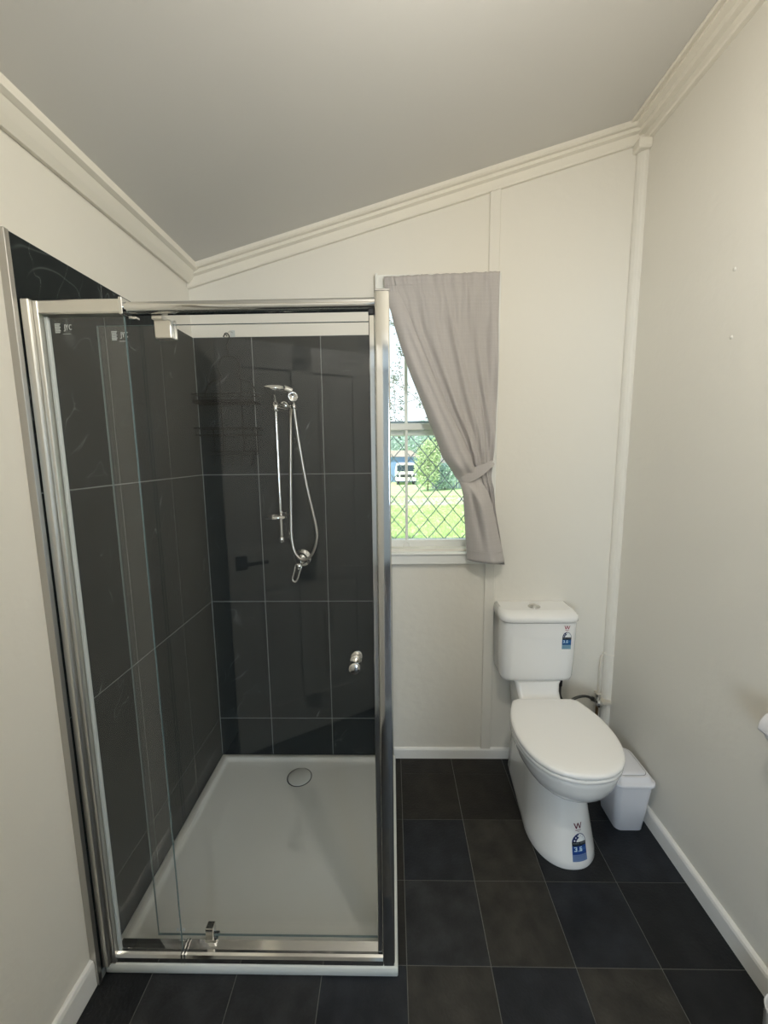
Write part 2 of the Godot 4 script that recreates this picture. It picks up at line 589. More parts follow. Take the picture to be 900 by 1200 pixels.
func make_window() -> void:
	var w := struct_node("window_1")
	var st := mb()
	# architrave: two legs and a head (the legs run down to the sill)
	var z0 := ZB - 0.001
	cbox(st, Vector3(-0.061, 1.012, z0), Vector3(-0.012, 2.268, -0.012), 0.003)
	cbox(st, Vector3(0.425, 1.012, z0), Vector3(0.47, 2.268, -0.012), 0.003)
	cbox(st, Vector3(-0.061, 2.215, z0), Vector3(0.47, 2.272, -0.0115), 0.003)
	cbox(st, Vector3(-0.066, 1.0, z0), Vector3(-0.055, 2.276, -0.004), 0.002)
	build(st, "architrave", M.frame, w)
	st = mb()
	# reveal lining
	box(st, Vector3(-0.0125, 1.07, ZB - 0.1), Vector3(-0.008, 2.22, ZB + 0.002))
	box(st, Vector3(0.421, 1.07, ZB - 0.1), Vector3(0.4255, 2.22, ZB + 0.002))
	box(st, Vector3(-0.0125, 2.211, ZB - 0.1), Vector3(0.4255, 2.2155, ZB + 0.002))
	build(st, "reveal", M.frame, w)
	st = mb()
	cbox(st, Vector3(-0.062, 1.049, ZB - 0.098), Vector3(0.485, 1.062, 0.002), 0.004)
	build(st, "sill", M.frame, w)
	st = mb()
	cbox(st, Vector3(-0.062, 1.006, z0), Vector3(0.485, 1.0495, -0.006), 0.002)
	build(st, "apron", M.frame, w)
	# lower sash
	st = mb()
	cbox(st, Vector3(-0.01, 1.06, -0.105), Vector3(0.423, 1.108, -0.075), 0.003)
	cbox(st, Vector3(-0.01, 1.06, -0.105), Vector3(-0.0085, 1.655, -0.075), 0.0005)
	cbox(st, Vector3(0.4, 1.06, -0.105), Vector3(0.423, 1.655, -0.075), 0.003)
	cbox(st, Vector3(-0.01, 1.624, -0.105), Vector3(0.423, 1.655, -0.075), 0.003)
	var lower := build(st, "lower_sash", M.frame, w)
	st = mb()
	cbox(st, Vector3(0.061, 1.10, -0.1), Vector3(0.074, 1.63, -0.079), 0.003)
	build(st, "glazing_bar", M.frame, lower)
	for q in [[-0.0095, 0.062], [0.073, 0.401]]:
		st = mb()
		box(st, Vector3(q[0], 1.107, -0.0915), Vector3(q[1], 1.625, -0.0885))
		build(st, "pane", M.glass, lower)
	st = mb()
	for s in [-1, 1]:
		tube(st, smooth_path([Vector3(0.068, 1.101, -0.073), Vector3(0.068 + s * 0.008, 1.094, -0.070), Vector3(0.068 + s * 0.016, 1.083, -0.068), Vector3(0.068 + s * 0.017, 1.076, -0.069)], 4), 0.0022, 6)
	build(st, "sash_lift", M.frame, lower)
	# upper sash
	st = mb()
	cbox(st, Vector3(-0.01, 1.60, -0.13), Vector3(0.423, 1.64, -0.106), 0.003)
	cbox(st, Vector3(-0.01, 1.60, -0.13), Vector3(-0.0085, 2.213, -0.106), 0.0005)
	cbox(st, Vector3(0.4, 1.60, -0.13), Vector3(0.423, 2.213, -0.106), 0.003)
	cbox(st, Vector3(-0.01, 2.175, -0.13), Vector3(0.423, 2.213, -0.106), 0.003)
	var upper := build(st, "upper_sash", M.frame, w)
	st = mb()
	cbox(st, Vector3(0.061, 1.63, -0.127), Vector3(0.075, 2.18, -0.109), 0.003)
	build(st, "glazing_bar", M.frame, upper)
	for q in [[-0.0095, 0.062], [0.074, 0.401]]:
		st = mb()
		box(st, Vector3(q[0], 1.638, -0.1195), Vector3(q[1], 2.176, -0.1165))
		build(st, "pane", M.glass, upper)
	# diamond security grille outside the lower sash
	st = mb()
	var gz := -0.15
	cbox(st, Vector3(-0.03, 1.085, gz - 0.008), Vector3(0.44, 1.10, gz + 0.008), 0.002)
	cbox(st, Vector3(-0.03, 1.655, gz - 0.008), Vector3(0.44, 1.67, gz + 0.008), 0.002)
	cbox(st, Vector3(-0.03, 1.09, gz - 0.008), Vector3(-0.016, 1.665, gz + 0.008), 0.002)
	cbox(st, Vector3(0.426, 1.09, gz - 0.008), Vector3(0.44, 1.665, gz + 0.008), 0.002)
	var grille := build(st, "security_grille", M.grille, w)
	for k in 11:
		var cx := 0.133 + 0.02025 + (k - 4) * 0.0412
		var s := 1.0 if k % 2 == 0 else -1.0
		var pts := PackedVector3Array()
		for i in 61:
			var y := 1.098 + 0.56 * i / 60.0
			var ph := TAU * (y - 1.548) / 0.101
			var tri_ := asin(sin(ph + PI / 2) * 0.94) / asin(0.94)
			pts.append(Vector3(cx - s * 0.0196 * tri_, y, gz + 0.002 * s))
		st = mb()
		tube(st, pts, 0.0024, 6)
		build(st, "grille_wire", M.grille, grille)

# ------------------------------------------------------------------ curtain
func make_curtain() -> void:
	var c := thing("window_curtain", "grey linen curtain tied back to the right of the small sash window", "curtain", Vector3(0.24, 1.02, 0.015))
	var left := [[0.0, -0.028], [0.02, -0.027], [0.115, 0.0], [0.29, 0.065], [0.48, 0.155], [0.62, 0.222], [0.695, 0.283], [0.715, 0.303], [0.76, 0.316], [0.94, 0.331], [1.0, 0.338]]
	var right := [[0.0, 0.458], [0.22, 0.459], [0.45, 0.460], [0.6, 0.452], [0.66, 0.446], [0.7, 0.444], [0.74, 0.456], [0.83, 0.47], [0.94, 0.496], [1.0, 0.512]]
	# where the rolled leading edge (above the tie) and the front flap (below it) lap over the rest
	var lap := [[0.0, 0.012], [0.076, 0.044], [0.26, 0.127], [0.446, 0.227], [0.603, 0.318], [0.65, 0.345], [0.70, 0.388], [0.79, 0.429], [0.90, 0.463], [0.976, 0.485], [1.0, 0.492]]
	var nu := 150
	var nv := 100
	var top := 2.256
	var bot := 1.035
	var fold := noise(3.0, 77, 2)
	var front := []
	var back := []
	var ua := 0.42
	var ub := 0.50
	for j in nv + 1:
		var v := float(j) / nv
		var a := PackedVector3Array()
		var b := PackedVector3Array()
		var xl := curve_at(left, v)
		var xr := curve_at(right, v)
		var xf := curve_at(lap, v)
		var open_ := smoothstep(0.015, 0.16, v)
		var tie_ := exp(-pow((v - 0.70) / 0.035, 2.0))
		var below := smoothstep(0.71, 0.80, v)
		var full := open_ * (1.0 - 0.72 * tie_)
		for i in nu + 1:
			var u := float(i) / nu
			var x := 0.0
			var z := 0.0
			var wave := 0.0
			if u <= ua:
				var q := u / ua
				x = lerpf(xl, xf + 0.015 * full, q)
				var up := lerpf(0.034, 0.062, smoothstep(0.1, 0.6, v))
				z = full * (up * pow(sin(PI * (0.06 + 0.86 * q)), 0.7) - (1.0 - below) * 0.016 * exp(-pow((q - 0.56) / 0.17, 2.0)) * smoothstep(0.1, 0.3, v))
				# flap below the tie: a deep crease from the band and a broad swell beside it
				z += below * (0.010 * exp(-pow((q - 0.52 - 0.5 * (v - 0.75)) / 0.16, 2.0)) - 0.020 * exp(-pow((q - 0.30 - 0.7 * (v - 0.75)) / 0.10, 2.0)) * (1.0 - smoothstep(0.80, 0.98, v)))
			elif u < ub:
				var q := (u - ua) / (ub - ua)
				x = xf + lerpf(0.015, -0.014, q) * full + (1.0 - full) * 0.0005 * q
				var up := lerpf(0.034, 0.062, smoothstep(0.1, 0.6, v))
				z = full * up * pow(sin(PI * 0.92), 0.7) * (1.0 - smoothstep(0.0, 1.0, q)) - 0.006 * q * full
			else:
				var q := (u - ub) / (1.0 - ub)
				x = lerpf(xf - 0.014 * full, xr, q)
				var amp := 0.0085 * smoothstep(0.02, 0.2, v) * (1.0 - 0.6 * tie_) * smoothstep(0.0, 0.12, q)
				z = -0.006 * full * (1.0 - smoothstep(0.0, 0.2, q)) + amp * sin(TAU * (q * (4.6 - 1.6 * smoothstep(0.2, 0.7, v)) + 0.4 * fold.get_noise_2d(q * 1.4, v * 0.5)))
				z += 0.003 * (1.0 - smoothstep(0.0, 0.3, v)) * sin(TAU * (q * 11.0 + 0.8 * fold.get_noise_2d(q * 3.0, v)))
			var xn := (x - xl) / maxf(xr - xl, 0.01)
			if v < 0.06:
				z += (0.0022 * sin(TAU * (xn * 25.0 + 1.4 * fold.get_noise_1d(xn * 5.0))) + 0.004 * sin(PI * clampf(v / 0.035, 0, 1))) * (1.0 - v / 0.06)
			var y := lerpf(top, bot, v) + 0.012 * xn * (1.0 - v) - 0.012 * xn * smoothstep(0.75, 1.0, v)
			if v > 0.9 and u > ua:
				y -= 0.016 * smoothstep(ua, ub, u) * smoothstep(0.9, 1.0, v)
			z += 0.010
			a.append(Vector3(x, y, z))
			b.append(Vector3(x, y, z - 0.0022))
		front.append(a)
		back.append(b)
	var st := mb()
	st.set_smooth_group(0)
	for j in nv:
		for i in nu:
			quad(st, front[j + 1][i], front[j + 1][i + 1], front[j][i + 1], front[j][i])
			quad(st, back[j][i], back[j][i + 1], back[j + 1][i + 1], back[j + 1][i])
	for j in nv:
		quad(st, front[j][0], back[j][0], back[j + 1][0], front[j + 1][0])
		quad(st, front[j + 1][nu], back[j + 1][nu], back[j][nu], front[j][nu])
	for i in nu:
		quad(st, front[nv][i], back[nv][i], back[nv][i + 1], front[nv][i + 1])
		quad(st, front[0][i + 1], back[0][i + 1], back[0][i], front[0][i])
	var cloth := build(st, "drape", M.linen, c)
	# stitched hem on the front flap and line under the rod pocket
	st = mb()
	var seam := PackedVector3Array()
	for i in range(0, nu + 1, 2):
		seam.append(front[3][i] + Vector3(0, 0, 0.0006))
	tube(st, seam, 0.0009, 5)
	seam = PackedVector3Array()
	for i in range(0, int(nu * ua), 2):
		seam.append(front[nv - 4][i] + Vector3(0, 0, 0.0006))
	tube(st, seam, 0.0009, 5)
	build(st, "stitching", M.linen, cloth)
	# tieback band, round the gathered cloth and up to a hook
	var mid := smooth_path([Vector3(0.308, 1.40, 0.002), Vector3(0.302, 1.399, 0.014), Vector3(0.315, 1.405, 0.026), Vector3(0.35, 1.421, 0.032), Vector3(0.39, 1.44, 0.031), Vector3(0.425, 1.459, 0.025), Vector3(0.448, 1.475, 0.016)], 6)
	var rings := []
	for i in mid.size():
		var t := float(i) / (mid.size() - 1)
		var h := lerpf(0.027, 0.012, smoothstep(0.5, 1.0, t))
		var dirv := (mid[mini(i + 1, mid.size() - 1)] - mid[maxi(i - 1, 0)]).normalized()
		var up := (Vector3(-0.42, 1, 0) - dirv * Vector3(-0.42, 1, 0).dot(dirv)).normalized()
		var n := dirv.cross(up).normalized()
		var ring := PackedVector3Array()
		for s in [[-1, -1], [-1, 1], [1, 1], [1, -1]]:
			ring.append(mid[i] + up * h * s[0] + n * 0.0016 * s[1])
		rings.append(ring)
	st = mb()
	loft(st, rings, true, true, true, -1)
	var tie := build(st, "tieback", M.linen, c)
	st = mb()
	tube(st, smooth_path([Vector3(0.444, 1.474, 0.018), Vector3(0.45, 1.486, 0.02), Vector3(0.451, 1.494, 0.008), Vector3(0.45, 1.488, -0.006), Vector3(0.449, 1.482, -0.013)], 5), 0.0022, 6)
	build(st, "hook", M.frame, tie)

# ------------------------------------------------------------------ shower
const PZ := 0.862
func make_shower() -> void:
	# tray
	var t := thing("shower_tray", "low white shower tray with a shallow lip, behind the glass door", "shower tray", Vector3(-0.43, 0.0, 0.43))
	var st := mb()
	var x0 := TX + 0.0008; var x1 := 0.006; var z0 := 0.0008; var z1 := 0.866
	var rings := [rrect(x0 + 0.003, x1 - 0.004, z0, z1 - 0.004, 0.004, 0.0005), rrect(x0, x1, z0, z1, 0.005, 0.006), rrect(x0, x1, z0, z1, 0.005, 0.031), rrect(x0 + 0.002, x1 - 0.004, z0 + 0.002, z1 - 0.004, 0.005, 0.0355),
		rrect(x0 + 0.026, x1 - 0.05, z0 + 0.02, z1 - 0.06, 0.012, 0.0355), rrect(x0 + 0.032, x1 - 0.056, z0 + 0.026, z1 - 0.066, 0.012, 0.0325), rrect(x0 + 0.036, x1 - 0.06, z0 + 0.032, z1 - 0.07, 0.012, 0.0265), rrect(x0 + 0.05, x1 - 0.075, z0 + 0.046, z1 - 0.085, 0.014, 0.0248), rrect(-0.50, -0.39, 0.09, 0.18, 0.04, 0.0205)]
	loft(st, rings)
	build(st, "basin", M.tray, t)
	st = mb()
	lathe(st, Vector3(-0.445, 0.0205, 0.131), Vector3.UP, [[0.0, 0.0], [0.0535, 0.0], [0.0535, 0.003], [0.050, 0.0046], [0.0, 0.0052]], 40)
	build(st, "drain_cover", M.tray, t)
	st = mb()
	lathe(st, Vector3(-0.445, 0.0207, 0.131), Vector3.UP, [[0.0542, 0.0], [0.0575, 0.0], [0.0575, 0.0012], [0.0542, 0.0012]], 40)
	build(st, "drain_ring", M.black, t)

	# the enclosure
	var s := thing("shower_enclosure", "chrome framed glass shower enclosure in the corner with a pivot door and fixed panel", "shower screen", Vector3(-0.43, 0.036, 0.85))
	var jl := TX + 0.001
	st = mb()
	# wall jamb: stepped profile
	cbox(st, Vector3(jl, 0.036, 0.832), Vector3(jl + 0.021, 1.884, 0.8765), 0.003)
	var jamb := build(st, "wall_jamb", M.satin, s)
	st = mb()
	cbox(st, Vector3(jl + 0.021, 0.036, 0.836), Vector3(jl + 0.033, 1.882, PZ + 0.004), 0.002)
	build(st, "jamb_cover", M.satin, jamb)
	st = mb()
	cbox(st, Vector3(jl + 0.033, 0.06, 0.842), Vector3(jl + 0.042, 1.85, 0.852), 0.002)
	build(st, "glazing_seal", M.seal, jamb)
	# corner post
	st = mb()
	var pr := []
	for yy in [0.036, 1.889]:
		pr.append(rrect(-0.0375, -0.003, PZ - 0.036, PZ, 0.004, yy, 4))
	loft(st, pr)
	var post := build(st, "corner_post", M.chrome, s)
	st = mb()
	cbox(st, Vector3(-0.0378, 1.889, PZ - 0.0365), Vector3(-0.0026, 1.895, PZ + 0.0003), 0.0015)
	build(st, "post_cap", M.alu, post)
	st = mb()
	cbox(st, Vector3(-0.0525, 0.066, 0.828), Vector3(-0.0385, 1.842, 0.85), 0.002)
	build(st, "strike_profile", M.chrome, post)
	st = mb()
	cbox(st, Vector3(-0.053, 1.842, 0.826), Vector3(-0.0385, 1.864, 0.851), 0.001)
	build(st, "corner_seal", M.black, post)
	# head rails: a square length over the fixed panel, a rounded one over the door
	st = mb()
	cbox(st, Vector3(jl + 0.021, 1.852, 0.826), Vector3(-0.632, 1.884, PZ), 0.003)
	build(st, "head_rail", M.satin, s)
	st = mb()
	var sec := []
	for q in [[0.0, 0.0], [0.016, 0.0], [0.024, 0.002], [0.029, 0.007], [0.0305, 0.013], [0.029, 0.019], [0.024, 0.024], [0.016, 0.0265], [0.0, 0.027]]:
		sec.append([q[0], q[1] + 1.854])
	var ra := PackedVector3Array(); var rb := PackedVector3Array()
	for q in sec:
		ra.append(Vector3(-0.0375, q[1], 0.83 + q[0]))
		rb.append(Vector3(-0.632, q[1], 0.83 + q[0]))
	loft(st, [ra, rb])
	build(st, "head_rail", M.chrome, s)
	st = mb()
	cbox(st, Vector3(-0.636, 1.849, 0.8255), Vector3(-0.6275, 1.887, PZ + 0.0012), 0.001)
	cbox(st, Vector3(-0.6275, 1.844, 0.826), Vector3(-0.609, 1.8495, 0.842), 0.001)
	build(st, "rail_joiner", M.chrome, s)
	# sill rail
	st = mb()
	ra = PackedVector3Array(); rb = PackedVector3Array()
	for q in [[0.822, 0.036], [PZ, 0.036], [PZ, 0.052], [0.858, 0.059], [0.852, 0.062], [0.845, 0.062], [0.822, 0.066]]:
		ra.append(Vector3(-0.0375, q[1], q[0]))
		rb.append(Vector3(jl + 0.03, q[1], q[0]))
	loft(st, [rb, ra], true, true, true, -1)
	build(st, "sill_rail", M.chrome, s)
	st = mb()
	cbox(st, Vector3(-0.6335, 0.036, 0.82), Vector3(-0.629, 0.068, PZ + 0.0012), 0.001)
	cbox(st, Vector3(-0.6245, 0.036, 0.82), Vector3(-0.62, 0.068, PZ + 0.0012), 0.001)
	build(st, "rail_joiner", M.chrome, s)
	# fixed glass panel
	st = mb()
	box(st, Vector3(jl + 0.033, 0.062, 0.844), Vector3(-0.634, 1.856, 0.850))
	var fixed := build(st, "fixed_panel", M.glass, s)
	st = mb()
	box(st, Vector3(-0.6342, 0.064, 0.8441), Vector3(-0.6332, 1.852, 0.8499))
	build(st, "glass_edge", M.glass_edge, fixed)
	# return glass panel from the post to the back wall
	st = mb()
	box(st, Vector3(-0.0225, 0.056, 0.008), Vector3(-0.0165, 1.856, PZ - 0.036))
	build(st, "return_panel", M.glass, s)
	st = mb()
	cbox(st, Vector3(-0.034, 1.854, -0.004), Vector3(-0.006, 1.882, PZ - 0.036), 0.003)
	cbox(st, Vector3(-0.034, 0.036, 0.004), Vector3(-0.006, 0.062, PZ - 0.036), 0.003)
	cbox(st, Vector3(-0.034, 0.036, 0.001), Vector3(-0.007, 1.854, 0.02), 0.002)
	build(st, "return_frame", M.chrome, s)
	# door
	st = mb()
	box(st, Vector3(-0.724, 0.072, 0.811), Vector3(-0.054, 1.8365, 0.817))
	var door := build(st, "pivot_door", M.glass, s)
	st = mb()
	box(st, Vector3(-0.7242, 0.072, 0.8112), Vector3(-0.7234, 1.8365, 0.8168))
	box(st, Vector3(-0.724, 1.8362, 0.8112), Vector3(-0.054, 1.837, 0.8168))
	box(st, Vector3(-0.724, 0.0716, 0.8112), Vector3(-0.054, 0.0724, 0.8168))
	build(st, "glass_edge", M.glass_edge, door)
	st = mb()
	cbox(st, Vector3(-0.576, 1.803, 0.803), Vector3(-0.535, 1.846, 0.8265), 0.002)
	cbox(st, Vector3(-0.576, 1.844, 0.803), Vector3(-0.549, 1.8545, 0.836), 0.002)
	cbox(st, Vector3(-0.535, 1.803, 0.806), Vector3(-0.529, 1.848, 0.812), 0.001)
	build(st, "pivot_clamp", M.satin, door)
	st = mb()
	cbox(st, Vector3(-0.574, 0.064, 0.803), Vector3(-0.55, 0.108, 0.8265), 0.002)
	cbox(st, Vector3(-0.576, 0.058, 0.80), Vector3(-0.54, 0.07, 0.83), 0.002)
	build(st, "pivot_clamp", M.chrome, door)
	st = mb()
	var kp := Vector3(-0.1035, 0.957, 0.817)
	lathe(st, kp, Vector3(0, 0, 1), [[0.0, 0.0], [0.012, 0.0], [0.012, 0.0015], [0.0042, 0.002], [0.0042, 0.026], [0.0135, 0.027], [0.0155, 0.029], [0.0155, 0.037], [0.0135, 0.0395], [0.0, 0.04]], 28)
	lathe(st, kp + Vector3(0, 0, -0.006), Vector3(0, 0, -1), [[0.0, 0.0], [0.016, 0.0], [0.016, 0.003], [0.0045, 0.004], [0.0045, 0.02], [0.0145, 0.021], [0.016, 0.024], [0.016, 0.032], [0.0, 0.034]], 28)
	build(st, "door_knob", M.chrome, door)
	# etched maker marks: a ruled block and letters
	for q in [[fixed, Vector3(-0.802, 1.812, 0.8502)], [door, Vector3(-0.688, 1.802, 0.8172)]]:
		st = mb()
		var o: Vector3 = q[1]
		for r in 6:
			box(st, o + Vector3(0, r * 0.0038, 0), o + Vector3(0.012 + 0.0018 * (r % 2), r * 0.0038 + 0.0031, 0.0002))
		for r in 9:
			box(st, o + Vector3(0.018 + r * 0.0022, -0.003, 0), o + Vector3(0.0194 + r * 0.0022, -0.0016, 0.0002))
		build(st, "etched_mark", M.etch, q[0])
		var tm := MeshInstance3D.new()
		tm.name = "etched_letters"
		var txt := TextMesh.new()
		txt.text = "JYC"
		var sf := SystemFont.new()
		sf.font_names = PackedStringArray(["Droid Sans"])
		sf.font_weight = 700
		txt.font = sf
		txt.font_size = 16
		txt.pixel_size = 0.00092
		txt.depth = 0.0002
		tm.mesh = txt
		tm.material_override = M.etch
		q[0].add_child(tm, true)
		tm.position = o + Vector3(0.0315, 0.0125, 0.0002)
		tm.scale = Vector3(0.85, 1.15, 1.0)
	st = mb()
	for r in 3:
		box(st, Vector3(-0.665 + r * 0.009, 0.088, 0.8171), Vector3(-0.659 + r * 0.009, 0.098, 0.8173))
	build(st, "etched_mark", M.etch, door)

func make_hand_shower() -> void:
	var h := thing("hand_shower", "chrome hand shower on a slide rail with soap dish and looping hose", "shower head", Vector3(-0.495, 1.13, 0.0))
	var bx := -0.497
	var st := mb()
	tube(st, PackedVector3Array([Vector3(bx + 0.001, 1.145, 0.06), Vector3(bx - 0.001, 1.73, 0.06)]), 0.0085, 16)
	build(st, "slide_rail", M.chrome, h)
	st = mb()
	for yy in [1.143, 1.728]:
		lathe(st, Vector3(bx, yy - 0.018, 0.06), Vector3.UP, [[0.0, 0.0], [0.009, 0.002], [0.014, 0.009], [0.0155, 0.018], [0.014, 0.027], [0.009, 0.034], [0.0, 0.036]], 16)
		tube(st, PackedVector3Array([Vector3(bx, yy, 0.06), Vector3(bx + 0.012, yy + 0.004, 0.03), Vector3(bx + 0.022, yy + 0.006, 0.0)]), 0.0085, 12)
		lathe(st, Vector3(bx + 0.022, yy + 0.006, 0.0), Vector3(0, 0, 1), [[0.0, 0.0], [0.019, 0.0], [0.019, 0.004], [0.015, 0.008], [0.0, 0.009]], 20)
	build(st, "rail_bracket", M.chrome, h)
	st = mb()
	lathe(st, Vector3(bx, 1.70, 0.06), Vector3.UP, [[0.0, 0.0], [0.015, 0.0], [0.018, 0.004], [0.018, 0.028], [0.015, 0.033], [0.0, 0.034]], 20)
	tube(st, PackedVector3Array([Vector3(bx, 1.716, 0.06), Vector3(bx + 0.03, 1.710, 0.075), Vector3(bx + 0.062, 1.706, 0.085)]), 0.0095, 12)
	tube(st, PackedVector3Array([Vector3(bx, 1.73, 0.06), Vector3(bx - 0.001, 1.752, 0.068), Vector3(bx - 0.001, 1.772, 0.082)]), 0.0085, 12)
	build(st, "slider", M.chrome, h)
	# head: a shallow disc, its neck and the ball where the hose goes in
	st = mb()
	var hc := Vector3(bx + 0.012, 1.795, 0.105)
	var ax := Vector3(0.03, 1, 0.16).normalized()
	lathe(st, hc, ax, [[0.0, -0.014], [0.034, -0.014], [0.043, -0.012], [0.049, -0.005], [0.05, 0.0], [0.047, 0.006], [0.038, 0.011], [0.02, 0.0145], [0.0, 0.0155]], 32)
	tube(st, smooth_path([hc + Vector3(0.02, -0.002, 0.0), hc + Vector3(0.045, -0.006, -0.002), hc + Vector3(0.07, -0.016, -0.008)], 5), 0.0145, 14)
	lathe(st, Vector3(-0.413, 1.757, 0.098), Vector3(0.25, -0.1, 0.96).normalized(), [[0.0, -0.026], [0.014, -0.024], [0.022, -0.014], [0.0245, 0.0], [0.0235, 0.012], [0.019, 0.02], [0.015, 0.0205], [0.013, 0.018], [0.0, 0.018]], 24)
	var head := build(st, "spray_head", M.chrome, h)
	st = mb()
	lathe(st, Vector3(-0.410, 1.738, 0.098), Vector3.DOWN, [[0.0, 0.0], [0.0085, 0.0], [0.0085, 0.012], [0.0105, 0.014], [0.0105, 0.026], [0.008, 0.03], [0.0, 0.03]], 16)
	build(st, "hose_nut", M.chrome, head)
	st = mb()
	var hp := [Vector3(-0.410, 1.715, 0.098), Vector3(-0.398, 1.589, 0.092), Vector3(-0.372, 1.392, 0.085), Vector3(-0.339, 1.214, 0.08), Vector3(-0.336, 1.145, 0.08), Vector3(-0.360, 1.076, 0.08), Vector3(-0.398, 1.053, 0.08), Vector3(-0.432, 1.079, 0.078), Vector3(-0.449, 1.146, 0.07), Vector3(-0.450, 1.249, 0.062), Vector3(-0.447, 1.4, 0.055), Vector3(-0.440, 1.62, 0.045), Vector3(-0.438, 1.70, 0.035), Vector3(-0.438, 1.72, 0.015)]
	tube(st, smooth_path(hp, 10), 0.0062, 10)
	build(st, "hose", M.hose, h)
	st = mb()
	lathe(st, Vector3(-0.438, 1.722, 0.0), Vector3(0, 0, 1), [[0.0, 0.0], [0.022, 0.0], [0.022, 0.004], [0.013, 0.008], [0.012, 0.02], [0.0, 0.021]], 20)
	build(st, "wall_elbow", M.chrome, h)
	# soap dish: shallow ring plate clipped on the rail
	st = mb()
	var rings := []
	for q in [[1.0, 0.0], [1.03, 0.004], [1.0, 0.012], [0.94, 0.012], [0.90, 0.005], [0.3, 0.004]]:
		var ring := PackedVector3Array()
		for k in 28:
			var a := -TAU * k / 28
			ring.append(Vector3(-0.512 + cos(a) * 0.048 * q[0], 1.243 + q[1], 0.09 + sin(a) * 0.034 * q[0]))
		rings.append(ring)
	loft(st, rings)
	var dish := build(st, "soap_dish", M.chrome, h)
	st = mb()
	lathe(st, Vector3(bx + 0.003, 1.236, 0.06), Vector3.UP, [[0.0, 0.0], [0.0125, 0.0], [0.0125, 0.034], [0.0, 0.034]], 16)
	tube(st, PackedVector3Array([Vector3(bx, 1.256, 0.06), Vector3(bx + 0.03, 1.262, 0.07)]), 0.008, 10)
	build(st, "dish_clip", M.chrome, dish)

	var m := thing("shower_mixer", "round chrome mixer tap with loop lever low on the tiles behind the hose", "tap", Vector3(-0.418, 1.04, 0.0))
	st = mb()
	lathe(st, Vector3(-0.419, 1.043, 0.0), Vector3(0, 0, 1), [[0.0, 0.0], [0.041, 0.0], [0.043, 0.003], [0.041, 0.008], [0.03, 0.0125], [0.025, 0.014], [0.024, 0.03], [0.021, 0.036], [0.0, 0.038]], 36)
	build(st, "wall_plate", M.chrome, m)
	st = mb()
	var lv := []
	for q in [[-0.012, 0.0], [-0.0125, -0.03], [-0.0115, -0.062], [-0.006, -0.074], [0.006, -0.074], [0.0115, -0.062], [0.0125, -0.03], [0.012, 0.0]]:
		var b := Vector2(q[0], q[1]).rotated(-0.28)
		lv.append(Vector3(-0.429 + b.x, 1.018 + b.y, 0.045 + 0.010 * (-q[1] / 0.074)))
	tube(st, smooth_path(lv, 5, true), 0.0048, 8, true)
	lathe(st, Vector3(-0.430, 1.012, 0.036), Vector3(0, 0, 1), [[0.0, 0.0], [0.016, 0.0], [0.016, 0.008], [0.012, 0.013], [0.0, 0.0145]], 20)
	build(st, "lever", M.chrome, m)

	st = mb()
	lathe(st, Vector3(-0.432, 1.577, 0.0), Vector3(0, 0, 1), [[0.0, 0.0], [0.010, 0.0], [0.010, 0.004], [0.006, 0.006], [0.005, 0.014], [0.0085, 0.016], [0.007, 0.021], [0.0, 0.022]], 16)
	tag(build(st, "tile_hook", M.black), "tiny black knob hook on the slate tiles just behind the silver hose", "hook")

